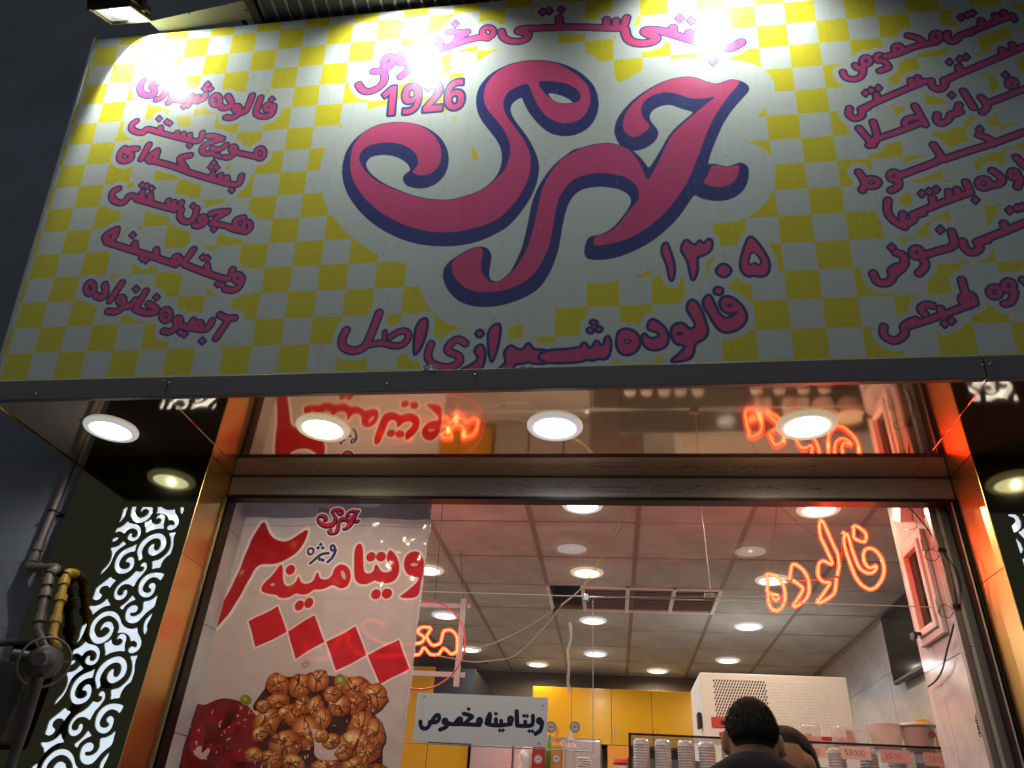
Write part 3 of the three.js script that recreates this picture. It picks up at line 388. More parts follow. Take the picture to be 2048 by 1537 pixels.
function floodlight(label, pos, side) {
  const o = thing('floodlight', label, 'floodlight', 'floodlights over the sign board'); o.position.copy(pos);
  const aim = SN.clone().negate().applyAxisAngle(SU, THREE.MathUtils.degToRad(-66)), beam = SN.clone().multiplyScalar(-Math.cos(side[0])).addScaledVector(SU, Math.sin(side[0]) * Math.sin(side[1])).addScaledVector(SV, -Math.sin(side[0]) * Math.cos(side[1]));   // housing tipped down, its reflector throws the beam in against the board
  o.quaternion.setFromUnitVectors(V(0, 0, 1), aim);
  const w = 0.105, h = 0.085;
  part('housing', [rbox(-w, w, -h, h, -0.06, -0.02, 0.008), rbox(-w, -w + 0.014, -h, h, -0.02, 0.012, 0.004), rbox(w - 0.014, w, -h, h, -0.02, 0.012, 0.004), rbox(-w + 0.014, w - 0.014, h - 0.014, h, -0.02, 0.012, 0.004), rbox(-w + 0.014, w - 0.014, -h, -h + 0.014, -0.02, 0.012, 0.004)], M.darkMetal, o);
  const rf = []; for (const [sx, sy] of [[1, 0], [-1, 0], [0, 1], [0, -1]]) { const g = new THREE.BufferGeometry(), a = w - 0.016, b = h - 0.016, c = 0.035, d = 0.028; const v = sx ? [[sx * a, -b, 0.0], [sx * a, b, 0.0], [sx * c, d, -0.017], [sx * c, -d, -0.017]] : [[-a, sy * b, 0], [a, sy * b, 0], [c, sy * d, -0.017], [-c, sy * d, -0.017]]; g.setAttribute('position', new THREE.Float32BufferAttribute([0, 1, 2, 0, 2, 3].flatMap((i) => v[i]), 3)); g.computeVertexNormals(); rf.push(g); }
  part('reflector', rf, std({ color: lin(0.8, 0.82, 0.85), metalness: 0.9, roughness: 0.25, emissive: lin(0.85, 0.92, 1), emissiveIntensity: 0.3, side: THREE.DoubleSide }), o);
  part('lamp_chip', box(-0.034, 0.034, -0.027, 0.027, -0.0185, 0.004), chip, o);
  part('fin', Array.from({ length: 9 }, (_, i) => box(-w + 0.02 + i * 0.021, -w + 0.026 + i * 0.021, -h + 0.01, h - 0.01, -0.085, -0.06)), M.darkMetal, o);
  part('bracket', [bar(V(0, 0, -0.08), V(0, 0.06, -0.16), 0.008), rbox(-w - 0.012, -w - 0.004, -0.012, 0.012, -0.09, 0.0), rbox(w + 0.004, w + 0.012, -0.012, 0.012, -0.09, 0.0), rbox(-w - 0.012, w + 0.012, -0.012, 0.012, -0.096, -0.088)], M.darkMetal, o);
  const s = new THREE.SpotLight(lin(0.92, 1.0, 0.98), FLOOD, 0, THREE.MathUtils.degToRad(side[2]), side[3], 2); s.position.set(0, 0, -0.002); s.target.position.copy(beam).applyQuaternion(o.quaternion.clone().invert()); s.castShadow = true; s.shadow.radius = 0.9; s.name = 'flood_beam'; o.add(s, s.target);
}
floodlight('small square floodlight at the free corner of the sign board', V(-2.205, 4.70, -1.765), [0.88, 0.74, 63, 0.14]);
floodlight('small square floodlight above the last word of the arched pink line', V(-0.87, 4.665, -1.69), [0.68, 0.0, 70, 0.5]);
floodlight('small square floodlight above the first word of the arched pink line', V(0.498, 4.70, -1.665), [0.68, 0.0, 70, 0.5]);

// ---------------------------------------------------------------- gas pipes and regulator on the wall
{
  const o = thing('gas_pipe', 'rusty grey gas pipe with elbows running down the dark wall', 'pipe');
  const a = atZ(140, 938, -2.9), b = atZ(66, 1122, -2.9), c = V(b.x + 0.008, b.y - 0.03, -2.9), d = V(b.x + 0.05, b.y - 0.035, -2.78), e = atZ(99, 1150, -2.74), f = atZ(75, 1262, -2.70);
  part('riser', bar(V(a.x, 2.99, -2.9), b, 0.0165, 16), M.rust, o);
  part('elbow', tube([b, V(b.x, b.y - 0.03, -2.895), V((b.x + e.x) / 2, b.y - 0.05, -2.84), V(e.x, e.y + 0.03, -2.76), e], 0.021, 32, 12), M.rust, o);
  part('drop', bar(e, f, 0.0165, 16), M.rust, o);
  for (const [p, q, t, r] of [[a, b, 0.86, 0.022], [a, b, 0.97, 0.023], [e, f, 0.15, 0.022], [e, f, 0.36, 0.026], [e, f, 0.8, 0.023]]) { const m = p.clone().lerp(q, t), n = q.clone().sub(p).normalize().multiplyScalar(0.017); part('coupling', bar(m.clone().sub(n), m.clone().add(n), r, r > 0.024 ? 6 : 16), M.rust, o); }
  part('clip', [bar(V(a.x - 0.03, 2.72, -2.945), V(a.x + 0.03, 2.72, -2.945), 0.006), tube([V(a.x - 0.02, 2.72, -2.94), V(a.x - 0.012, 2.72, -2.882), V(a.x + 0.012, 2.72, -2.882), V(a.x + 0.02, 2.72, -2.94)], 0.004, 20, 6)], M.darkMetal, o);
}
{
  const o = thing('yellow_gas_pipe', 'ochre painted gas pipe with an elbow beside the grey pipe', 'pipe');
  const a = atZ(131, 1152, -2.74), b = atZ(104, 1272, -2.68), w = V(a.x - 0.015, a.y + 0.01, -2.93);
  part('elbow', tube([w, V(w.x + 0.005, w.y + 0.015, -2.82), V(a.x, a.y + 0.015, -2.755), a], 0.0195, 28, 12), M.yellowPipe, o);
  part('drop', bar(a, b, 0.0155, 16), M.yellowPipe, o);
  for (const [t, r] of [[0.12, 0.021], [0.4, 0.024], [0.75, 0.021]]) { const m = a.clone().lerp(b, t), n = b.clone().sub(a).normalize().multiplyScalar(0.015); part('coupling', bar(m.clone().sub(n), m.clone().add(n), r, r > 0.022 ? 6 : 16), M.yellowPipe, o); }
}
{
  const o = thing('gas_regulator', 'round grey gas regulator body below the wall pipes', 'regulator'), c = atZ(88, 1325, -2.66); o.position.copy(c);
  const m = std({ color: lin(0.11, 0.10, 0.095), metalness: 0.5, roughness: 0.45, map: rep(N.blot, 1, 1) });
  part('body', lathe([[0, -0.034], [0.03, -0.033], [0.05, -0.024], [0.058, -0.008], [0.062, -0.004], [0.062, 0.004], [0.058, 0.008], [0.05, 0.018], [0.032, 0.026], [0.03, 0.036], [0, 0.037]], 40).rotateX(Math.PI / 2).rotateY(0.85).rotateX(0.25), m, o);
  part('flange', [new THREE.TorusGeometry(0.086, 0.005, 8, 48), ...[0, 1, 2].map((k) => bar(V(0, 0, 0), V(Math.cos(k * 2.1) * 0.084, Math.sin(k * 2.1) * 0.084, 0), 0.004, 6))].map((g) => g.toNonIndexed().rotateY(0.85).rotateX(0.25)), M.rust, o);
  part('port', bar(V(0.015, 0.0, 0.03), V(0.04, -0.006, 0.085), 0.024, 18), m, o); part('port', bar(V(-0.05, 0.01, 0.02), V(-0.10, 0.012, 0.05), 0.022, 18), m, o);
  part('neck', bar(V(-0.02, 0.05, -0.01), f2(atZ(75, 1262, -2.70), c), 0.018, 14), m, o);
  part('inlet', bar(V(0.02, 0.05, -0.02), f2(atZ(104, 1272, -2.68), c), 0.016, 14), M.yellowPipe, o);
  part('meter_box', rbox(-0.33, -0.10, -0.28, 0.02, -0.22, -0.06, 0.02), std({ color: lin(0.05, 0.045, 0.04), roughness: 0.6, metalness: 0.3 }), o);
  part('lower_pipe', [tube([V(0.0, -0.05, 0), V(-0.01, -0.2, -0.03), V(-0.04, -0.5, -0.08), V(-0.05, -1.2, -0.12), V(-0.05, -1.95, -0.12)], 0.018, 40, 10), tube([V(-0.12, 0.09, -0.1), V(-0.2, 0.09, -0.1), V(-0.42, 0.07, -0.12), V(-0.5, 0.06, -0.25)], 0.013, 30, 8)], m, o);
}
function f2(p, c) { return p.clone().sub(c); }

// ---------------------------------------------------------------- hanging vinyl banner
const BAN = { x0: -1.752, x1: -0.828, y1: 2.905, y0: 1.05, z: -3.195 };
{
  const Wd = 1024, K = Wd / (BAN.x1 - BAN.x0), H = Math.min(2048, Math.round((BAN.y1 - BAN.y0) * K)), cv = canvas(Wd, H), g = cv.getContext('2d');
  const map = (px, py) => { const p = atZ(px, py, BAN.z); return [(p.x - BAN.x0) * K, (BAN.y1 - p.y) * K]; }, p = pen(g, map), s0 = p.scaleAt([600, 1200]);
  g.fillStyle = '#cdc3bc'; g.fillRect(0, 0, Wd, H);
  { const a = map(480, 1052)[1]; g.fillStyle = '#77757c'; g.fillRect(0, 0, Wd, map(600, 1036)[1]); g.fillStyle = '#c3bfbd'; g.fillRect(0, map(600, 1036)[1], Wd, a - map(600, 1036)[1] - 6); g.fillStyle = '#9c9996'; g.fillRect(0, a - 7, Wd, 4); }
  // dewdrop rings printed in the ground
  for (let i = 0; i < 46; i++) { const [x, y] = [rr(0.05, 0.98) * Wd, rr(0.2, 0.42) * H], r = rr(5, 15); g.strokeStyle = `rgba(150,120,105,${rr(0.15, 0.4)})`; g.lineWidth = 2; g.beginPath(); g.ellipse(x, y, r, r * 1.1, 0, 0, 7); g.stroke(); g.strokeStyle = 'rgba(255,255,255,.35)'; g.beginPath(); g.arc(x + 1.5, y + 2, r, 0.3, 2); g.stroke(); }
  const [ox, oy] = map(612, 1329); g.strokeStyle = '#a85a2c'; g.lineWidth = 3; g.beginPath(); g.arc(ox, oy, 15, 0, 7); g.stroke(); g.beginPath(); g.arc(ox, oy, 8, 0.6, 6); g.stroke();
  const RED = '#cc1420', HAL = '#efe6e0';
  const two = ['S1385,230 1400,300 1440,340 1500,345 1560,310 1610,285 1615,305 1580,380 1500,440 1430,465 1350,465 1300,560 1200,720 1110,825 1090,820 1110,770 1180,640 1250,510 1290,400 1330,310'];
  p.fill(two, HAL, 12 * s0); p.fill(two, '#b5121b');
  const word = 'K|w=4|#1780,565 1840,590 1885,680 1880,800 1850,870 1840,960 1800,1045 1610,1050 1700,980 1800,900 1840,830 1760,830 1690,790 1670,700 1700,610|#1170,530 1260,485 1260,780 1300,815 1370,790 1385,720 1410,720 1440,790 1520,800 1570,760 1500,670 1510,600 1545,555 1620,660 1630,780 1590,870 1500,910 1420,890 1380,870 1310,915 1220,915 1165,850|#1040,705 1110,740 1135,820 1115,920 1050,965 990,940 950,920 880,970 800,975 760,970 700,1020 620,1020 570,1000 500,1045 400,1050 365,1010 280,1010 210,980 240,900 330,830 400,705 430,720 430,900 480,940 570,900 590,830 605,840 620,900 680,920 760,890 790,800 805,800 820,870 900,880 950,830 970,750';
  const dots = [[1345, 640], [1445, 635], [1395, 1020], [1505, 1010], [508, 760], [605, 1130], [710, 1110]];
  const dot = (grow, c) => { for (const [x, y] of dots) { const m = map(480 + x / 5.12, 990 + y / 5.12); g.fillStyle = c; g.beginPath(); g.arc(m[0], m[1], 50 / 5.12 * s0 + grow, 0, 7); g.fill(); } };
  p.word(word, HAL, 9 * s0); dot(4 * s0, HAL); p.word(word, RED, 0); dot(0, RED);
  for (const h of ['K1730,700 1775,682 1825,700 1800,722 1750,722', 'K1030,780 1058,770 1085,830 1075,872 1040,850', 'K292,925 345,888 350,932']) p.fill([h], '#d9b8b0');
  const vij = 'K|w=30|o950,545,20,26|978,565 955,640 900,690|905,600 850,606 800,640 722,704|o725,580,32,32|.830,512|.804,548|.852,548|.820,664|.850,672';
  p.word(vij, HAL, 6 * s0); p.word(vij, '#26357c', -1);
  { // small copy of the name
    const mm = (px, py) => map(480 + (790 + (px - 685) / 815 * 440) / 5.12, 990 + (135 + (py - 120) / 495 * 290) / 5.12), q = pen(g, mm);
    q.fill(LOGO.navy, HAL, 7 * s0); q.fill([...LOGO.navy, ...LOGO.navyHole], '#2a1440', 2); q.fill([...LOGO.pink, ...LOGO.pinkHole], '#e02a48');
    const a = map(637, 1027); g.font = 'bold ' + 12 * s0 + 'px sans-serif'; g.fillStyle = '#3a1820'; g.save(); g.translate(...a); g.scale(0.9, 1); g.fillText('1926', 0, 0); g.restore();
  }
  for (const d of ['496,1242 554,1211 571,1262 511,1294', '574,1261 630,1231 650,1284 590,1317', '653,1284 712,1253 733,1310 673,1341', '736,1310 797,1279 817,1336 760,1368']) { const q = p.P(trace(d)); for (const [c, w] of [[HAL, 7 * s0], [RED, 0]]) { g.fillStyle = g.strokeStyle = c; g.beginPath(); q.forEach((a, i) => (i ? g.lineTo(...a) : g.moveTo(...a))); g.closePath(); g.fill(); if (w) { g.lineWidth = w; g.stroke(); } } }
  // printed picture: red jelly and syrupy walnuts
  const jel = ['L30,1600 30,900 70,760 110,640 170,600 250,560 300,490 350,420 390,440 470,400 540,380 640,400 720,440 800,560 830,760 800,900 760,1600']; p.fill(jel, '#7a080d');
  const blob = (x, y, rx, ry, rot, c) => { const m = map(300 + x / 3.657, 1290 + y / 3.657), s = s0 / 3.657; g.save(); g.translate(...m); g.rotate(rot); g.fillStyle = c; g.beginPath(); for (let i = 0; i <= 16; i++) { const a = i * Math.PI / 8, k = 1 + rr(-0.12, 0.12); g[i ? 'lineTo' : 'moveTo'](Math.cos(a) * rx * s * k, Math.sin(a) * ry * s * k); } g.closePath(); g.fill(); g.restore(); };
  for (let i = 0; i < 60; i++) blob(rr(120, 720), rr(520, 1500), rr(20, 110), rr(12, 60), rr(0, 3), ['#8a0c12', '#6a060b', '#4c0407', '#960f16'][i % 4]);
  p.fill(['L820,330 900,240 1000,225 1120,240 1180,190 1280,220 1340,230 1480,230 1600,270 1720,330 1700,430 1620,480 1690,560 1710,700 1700,830 1720,1600 760,1600 800,900 860,820 760,680 760,540 850,470 720,480'], '#4d1d0c');
  const nut = (x, y, r, sq, rot) => { const m = map(300 + x / 3.657, 1290 + y / 3.657), k = r * s0 / 3.657; g.save(); g.translate(...m); g.rotate(rot); g.scale(1, sq);
    const lobe = []; for (let i = 0; i < 18; i++) { const a = i * Math.PI / 9; lobe.push([Math.cos(a) * k * (1 + rr(-0.16, 0.12)), Math.sin(a) * k * (1 + rr(-0.16, 0.12))]); }
    const shape = () => { g.beginPath(); lobe.forEach((q, i) => { const n = lobe[(i + 1) % 18]; g[i ? 'quadraticCurveTo' : 'moveTo'](...(i ? [q[0], q[1], (q[0] + n[0]) / 2, (q[1] + n[1]) / 2] : q)); }); g.closePath(); };
    g.save(); g.translate(k * 0.08, k * 0.14); shape(); g.fillStyle = 'rgba(38,10,4,.8)'; g.fill(); g.restore();
    const gr = g.createRadialGradient(-k * 0.3, -k * 0.35, k * 0.05, 0, 0, k * 1.15), t = Math.floor(rnd() * 3); gr.addColorStop(0, ['#ffe2a8', '#f6c97e', '#f0b862'][t]); gr.addColorStop(0.45, ['#e09a4c', '#d28434', '#c87426'][t]); gr.addColorStop(1, '#7a3009'); shape(); g.fillStyle = gr; g.fill(); g.clip();
    for (let j = 0; j < 7; j++) { g.strokeStyle = `rgba(${70 + rr(0, 40)},${22 + rr(0, 18)},6,${rr(0.45, 0.85)})`; g.lineWidth = k * rr(0.05, 0.15); g.beginPath(); const a = rr(0, 6.3); g.moveTo(Math.cos(a) * k, Math.sin(a) * k); g.bezierCurveTo(rr(-0.6, 0.6) * k, rr(-0.6, 0.6) * k, rr(-0.5, 0.5) * k, rr(-0.5, 0.5) * k, rr(-0.7, 0.7) * k, rr(-0.7, 0.7) * k); g.stroke(); }
    for (let j = 0; j < 4; j++) { g.fillStyle = `rgba(255,226,176,${rr(0.25, 0.6)})`; g.beginPath(); g.ellipse(rr(-0.55, 0.4) * k, rr(-0.6, 0.2) * k, k * rr(0.06, 0.2), k * rr(0.04, 0.1), rr(0, 3), 0, 7); g.fill(); }
    g.fillStyle = 'rgba(255,250,240,.85)'; g.beginPath(); g.ellipse(-k * 0.3, -k * 0.45, k * 0.1, k * 0.04, 0.5, 0, 7); g.fill(); g.restore(); };
  for (const [x, y, r, q] of [[1440, 1000, 120, 0.8], [900, 980, 120, 0.8], [1180, 1020, 130, 0.8], [1650, 980, 120, 0.8], [930, 290, 100, 0.75], [1100, 300, 85, 0.95], [1235, 265, 75, 1], [1420, 285, 80, 0.7], [1510, 320, 110, 0.7], [1640, 385, 95, 0.95], [1500, 430, 90, 0.7], [930, 400, 90, 0.5], [1390, 445, 75, 0.9], [1120, 440, 60, 1.1], [1215, 455, 55, 1.3], [1270, 540, 58, 1.2], [990, 480, 75, 0.55], [1060, 530, 85, 0.7], [850, 555, 95, 0.95], [800, 640, 55, 0.9], [1140, 640, 115, 0.85], [980, 720, 120, 0.75], [1545, 590, 95, 1], [1655, 640, 62, 1.6], [1490, 720, 110, 0.85], [1600, 790, 90, 0.7], [880, 830, 90, 0.6], [1050, 860, 90, 0.6], [1300, 900, 110, 0.55], [1500, 880, 90, 0.6], [1340, 360, 60, 0.9], [820, 440, 50, 0.8]]) nut(x, y, r, q, rr(-0.6, 0.6));
  p.fill(['L1170,590 1280,640 1390,690 1420,800 1400,840 1200,840 1215,700'], '#d8c3b4'); p.fill(['L1350,560 1450,505 1490,515 1430,620 1380,640 1320,610'], '#3a1608'); for (const [x, y, r, q] of [[1330, 700, 60, 0.8], [1260, 660, 50, 0.8], [760, 800, 60, 0.8], [1420, 780, 60, 0.8]]) nut(x, y, r, q, rr(-0.6, 0.6));
  for (const [x, y, r] of [[700, 400, 42], [1400, 258, 40]]) { blob(x, y, r, r * 0.75, 0.4, '#7e8a1e'); blob(x - 8, y - 8, r * 0.5, r * 0.3, 0.4, '#aebb45'); }
  p.fill(['L320,790 350,735 385,732 375,775 385,790 420,740 444,762 415,820 380,838 350,815'], '#d6b4b0');
  for (let i = 0; i < 70; i++) blob(rr(300, 1680), rr(420, 900), rr(3, 16), rr(2, 6), rr(0, 3), 'rgba(255,240,230,.75)');
  const b = thing('vinyl_banner', 'glossy vinyl banner printed with red lettering, diamonds and walnut dessert', 'banner');
  const geo = new THREE.PlaneGeometry(BAN.x1 - BAN.x0, BAN.y1 - BAN.y0, 90, 160), pa = geo.attributes.position;
  for (let i = 0; i < pa.count; i++) { const x = pa.getX(i), y = pa.getY(i), t = (y / (BAN.y1 - BAN.y0) + 0.5); pa.setZ(i, 0.010 * Math.sin(x * 9 + y * 1.3) * (1 - 0.4 * t) + 0.005 * Math.sin(x * 21 + y * 4) + 0.003 * Math.sin(y * 17 + x * 5) + 0.0022 * Math.sin(x * 47 - y * 23) + 0.0016 * Math.sin(x * 31 + y * 61)); }
  geo.computeVertexNormals();
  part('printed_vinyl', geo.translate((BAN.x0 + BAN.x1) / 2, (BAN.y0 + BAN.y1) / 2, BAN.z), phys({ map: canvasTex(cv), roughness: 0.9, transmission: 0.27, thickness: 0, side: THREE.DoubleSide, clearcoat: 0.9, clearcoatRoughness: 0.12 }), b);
  part('top_rod', bar(V(BAN.x0 + 0.01, BAN.y1 + 0.004, BAN.z), V(BAN.x1, BAN.y1 + 0.004, BAN.z), 0.006), M.darkMetal, b);
  part('bottom_rod', bar(V(BAN.x0, BAN.y0, BAN.z), V(BAN.x1, BAN.y0, BAN.z), 0.009), M.alu, b);
  for (const x of [BAN.x0 + 0.06, BAN.x1 - 0.05]) part('cord', bar(V(x, BAN.y1, BAN.z), V(x, 3.126, BAN.z - 0.09), 0.0015, 5), M.black, b);
  part('crumpled_tape', tube(Array.from({ length: 26 }, (_, i) => V(BAN.x1 + rr(-0.004, 0.006), 2.82 - i * 0.036, BAN.z + rr(0.0, 0.012))), 0.004, 120, 5), M.clear, b);
}

// ---------------------------------------------------------------- glass panes over the counter
{
  const o = thing('glass_pane', 'frameless clear glass pane across the top of the opening', 'glass pane');
  part('pane', new THREE.PlaneGeometry(3.03, 0.45).translate(-0.195, 2.71, -3.23), M.glass, o);
  const a = atZ(1170, 1190, -3.23), b = atZ(1820, 1215, -3.23); part('polished_edge', [bar(V(-1.7, a.y + 0.004, -3.23), V(1.3, b.y + 0.002, -3.23), 0.0022, 6)], M.glassEdge, o);
  part('top_clip', rbox(-1.72, 1.33, 2.93, 2.955, -3.245, -3.215, 0.003), M.alu, o);
  const cl = atZ(1420, 1193, -3.225); part('clamp', rbox(cl.x - 0.022, cl.x + 0.022, cl.y - 0.012, cl.y + 0.012, -3.24, -3.215, 0.003), std({ color: lin(0.25, 0.2, 0.15), metalness: 0.7, roughness: 0.4 }), o);
  part('clamp_wire', bar(V(cl.x - 0.005, 2.93, -3.228), V(cl.x + 0.006, cl.y + 0.012, -3.228), 0.0016, 5), M.alu, o);
  const c2 = atZ(1172, 1196, -3.225); part('clamp', rbox(c2.x - 0.012, c2.x + 0.012, c2.y - 0.014, c2.y + 0.014, -3.243, -3.217, 0.003), M.alu, o);
  part('polished_edge', bar(V(c2.x, c2.y, -3.222), V(cl.x + 0.3, cl.y + 0.004, -3.222), 0.0025, 6), M.alu, o);
}
{
  const o = thing('lower_glass_pane', 'smaller glass pane hung below the upper pane beside the banner', 'glass pane');
  part('pane', new THREE.PlaneGeometry(0.83, 0.612).translate(-0.491, 2.186, -3.232), M.glass, o);
  part('polished_edge', [bar(V(-0.076, 1.88, -3.232), V(-0.076, 2.492, -3.232), 0.0017, 6), bar(V(-0.906, 1.88, -3.232), V(-0.076, 1.88, -3.232), 0.0024, 6)], M.glassEdge, o);
  const tp = [[1140, 1245], [1142, 1275], [1136, 1305], [1138, 1335], [1136, 1365], [1140, 1385]].map(([x, y]) => atZ(x, y, -3.228));
  part('peeling_tape', new THREE.TubeGeometry(new THREE.CatmullRomCurve3(tp), 40, 0.006, 4), M.clear, o);
}
// the vertical steel post that carries the panes, wires twisted on it, hook and chain
{
  const o = thing('steel_post', 'grey steel post on the tiled pier with wire ties', 'post');
  part('post', rbox(1.318, 1.3435, 0.45, 3.12, -3.115, -3.082, 0.004), M.steel, o);
  for (const [x, y] of [[1890, 1105], [1913, 1218]]) { const p = atZ(x, y, -3.08); part('wire_tie', [...[0, 1, 2].map((k) => tube([V(1.314, p.y + k * 0.006, -3.078), V(1.33, p.y + k * 0.006 + 0.004, -3.076), V(1.346, p.y + k * 0.006, -3.079)], 0.002, 10, 5)), tube([V(1.314, p.y, -3.08), V(1.29, p.y + 0.02, -3.1), V(1.275, p.y - 0.01, -3.12), V(1.3, p.y - 0.03, -3.1), V(1.316, p.y - 0.01, -3.08)], 0.0015, 24, 5)], M.darkMetal, o); }
}
{
  const o = thing('black_cable', 'black cable drooping from the shutter down along the tiled pier', 'cable');
  const q = [[1812, 1008], [1850, 1052], [1880, 1098], [1898, 1130], [1912, 1200], [1910, 1240], [1895, 1300], [1885, 1340], [1872, 1362], [1857, 1374]].map(([x, y]) => atX(x, y, 1.326));
  part('wire', tube(q, 0.004, 80, 8), std({ color: lin(0.06, 0.03, 0.025), roughness: 0.5 }), o);
}
{
  const o = thing('small_chain', 'short dark chain hanging from a hook beside the steel post', 'chain');
  for (let k = 0; k < 7; k++) { const p = atX(1951 - (k === 0 ? -4 : 0) + k * 1.6, 1432 + k * 6.2, 1.335); part('link', new THREE.TorusGeometry(0.007, 0.0016, 6, 12).scale(0.6, 1.2, 1).rotateY(k % 2 ? 1.2 : 0.2).translate(p.x, p.y, p.z), M.darkMetal, o); }
  const h = atX(1962, 1425, 1.335); part('hook_plate', rbox(h.x - 0.006, h.x + 0.006, h.y - 0.06, h.y + 0.01, h.z - 0.006, h.z + 0.012, 0.003), M.darkMetal, o);
}
{ // little plastic window in the pier
  const o = thing('small_window', 'small white plastic framed window in the tiled pier', 'window'), m = std({ color: lin(0.7, 0.67, 0.63), roughness: 0.35 }), X = 1.345;
  const y0 = 2.375, y1 = 2.815, za = -3.235, zb = -3.505;
  const ring = (i, t, d0, d1) => [rbox(X - d1, X - d0, y0 + i, y1 - i, za - i - t, za - i, 0.004), rbox(X - d1, X - d0, y0 + i, y1 - i, zb + i, zb + i + t, 0.004), rbox(X - d1, X - d0, y1 - i - t, y1 - i, zb + i + t, za - i - t, 0.004), rbox(X - d1, X - d0, y0 + i, y0 + i + t, zb + i + t, za - i - t, 0.004)];
  part('frame', ring(0, 0.03, 0.001, 0.022), m, o); part('sash', ring(0.032, 0.028, 0.001, 0.032), m, o);
  part('pane', box(X - 0.008, X - 0.002, y0 + 0.06, y1 - 0.06, zb + 0.06, za - 0.06), M.blackGloss, o);
  part('handle', [rbox(X - 0.06, X - 0.032, y0 + 0.035, y0 + 0.05, zb + 0.06, zb + 0.075, 0.003), rbox(X - 0.066, X - 0.052, y0 + 0.02, y0 + 0.05, zb + 0.03, zb + 0.08, 0.004)], M.black, o);
  part('hinge', [0.08, 0.34].map((d) => rbox(X - 0.03, X - 0.02, y0 + d, y0 + d + 0.05, za - 0.004, za + 0.01, 0.002)), m, o);
}
{
  const o = thing('sconce_bracket', 'pinkish metal bracket with loose wire under the shutter bar', 'bracket');
  const a = atX(1815, 1025, 1.34); part('plate', new THREE.BoxGeometry(0.05, 0.08, 0.10).rotateX(0.5).translate(1.317, a.y + 0.0, a.z), M.white, o);
  part('wire', tube([[1822, 1036], [1832, 1045], [1832, 1056], [1818, 1060], [1804, 1058]].map(([x, y]) => atX(x, y, 1.30)), 0.0018, 30, 5), M.black, o);
}

// ---------------------------------------------------------------- neon words
const neonMat = std({ color: 0x331008, emissive: lin(1.0, 0.22, 0.06), emissiveIntensity: 3.4 }), haloMat = std({ color: lin(0.5, 0.02, 0.01), roughness: 0.4, emissive: lin(1.0, 0.009, 0.004), emissiveIntensity: 13 });
function neon(label, z, strokes, r, lightAt, power) {
  const o = thing('neon_word', label, 'neon sign', 'neon words');
  for (const s of strokes) part('neon_tube', tube(trace(s).map(([x, y]) => atZ(x, y, z)), r, undefined, 6, false, 0.4), neonMat, o);
  for (const s of strokes) part('added_halo_tube', tube(trace(s).map(([x, y]) => atZ(x, y, z - 0.007)), r * 1.75, undefined, 6, false, 0.4), haloMat, o);  // added wider red tube behind each stroke, imitating its halo and tinting the room
  for (const p of lightAt) { const l = new THREE.PointLight(lin(1, 0.09, 0.035), power, 0, 2); l.position.copy(atZ(p[0], p[1], z)); l.castShadow = true; l.shadow.radius = 0.14; l.name = 'neon_glow'; o.add(l); }
  return o;
}
const nz = -3.275;
const neonA = neon('glowing red neon word hung behind the glass beside the tiled pier', nz, [
  'N1180,415 1215,440 1205,520 1225,640 1290,830 1350,980 1430,1090 1540,1150 1630,1110 1700,1000 1720,880 1690,760 1620,660 1540,620 1480,640 1455,700 1465,790 1510,860 1560,870 1620,845 1610,900 1560,940 1490,935 1420,890 1370,800 1310,640 1270,500 1240,430',
  'N1310,365 1345,335 1420,370 1480,430 1490,480 1470,540 1400,525 1335,490 1330,430 1330,370',
  'N905,260 890,330 905,470 950,570 1010,700 1055,800 1045,830 1000,810 950,785 900,800 875,860 875,960 900,1020 950,1055 1020,1060 1010,1100 930,1220 870,1300 880,1325 960,1290 1050,1230 1090,1170 1110,1010', 'N1120,970 1140,850 1125,700 1070,580 1000,420 940,290 905,255',
  'N510,1020 525,900 545,830 600,840 690,910 750,1030 760,1180 720,1270 640,1340 570,1375 570,1330 640,1230 680,1140 620,1080 540,1035',
  'N220,1180 230,1060 215,960 290,965 380,1020 440,1130 450,1280 410,1380 340,1425 280,1400 240,1310 235,1170', 'N270,1190 300,1260 340,1290 370,1250 330,1225 290,1210'], 0.0046, trace('N1290,830 1690,760 1070,580 690,910 450,1280'), NEON);
{
  const red = std({ color: lin(0.5, 0.02, 0.02), roughness: 0.4 }), w = (pts) => tube(pts.map(([x, y]) => atZ(x, y, nz - 0.012)), 0.003, 30, 6);
  part('lead_wire', [w([[1533, 1148], [1580, 1163], [1640, 1160], [1674, 1155], [1682, 1120], [1687, 1078]]), w([[1687, 1078], [1700, 1080], [1730, 1075], [1745, 1066]])], red, neonA);
  part('hanger_wire', [tube([[1553, 1004], [1551, 1050], [1541, 1100], [1534, 1150]].map(([x, y]) => atZ(x, y, nz)), 0.0016, 24, 5), tube([[1554, 1008], [1600, 1050], [1640, 1073], [1682, 1076]].map(([x, y]) => atZ(x, y, nz)), 0.0016, 24, 5)], std({ color: lin(0.35, 0.18, 0.1), roughness: 0.5 }), neonA);
}
const nz2 = -3.62;
const neonB = neon('glowing red neon word inside a thin hoop half behind the banner', nz2, ['O290,888 330,886 372,880 388,852 355,826 372,800 422,804 402,850 430,892 472,882 490,822 530,815 560,852 560,928', 'O280,946 360,942 386,906 420,940 462,942 490,910 530,940 560,928', 'O318,975 300,985 312,1000 288,1025 300,1050', 'O280,888 200,890 120,860 60,800 100,760 180,780', 'O280,946 180,950 60,940 0,900 -20,820 -60,860 -120,960 -200,960 -240,880'], 0.0046, trace('O388,852 490,822 420,940 180,780 -20,820'), NEON);
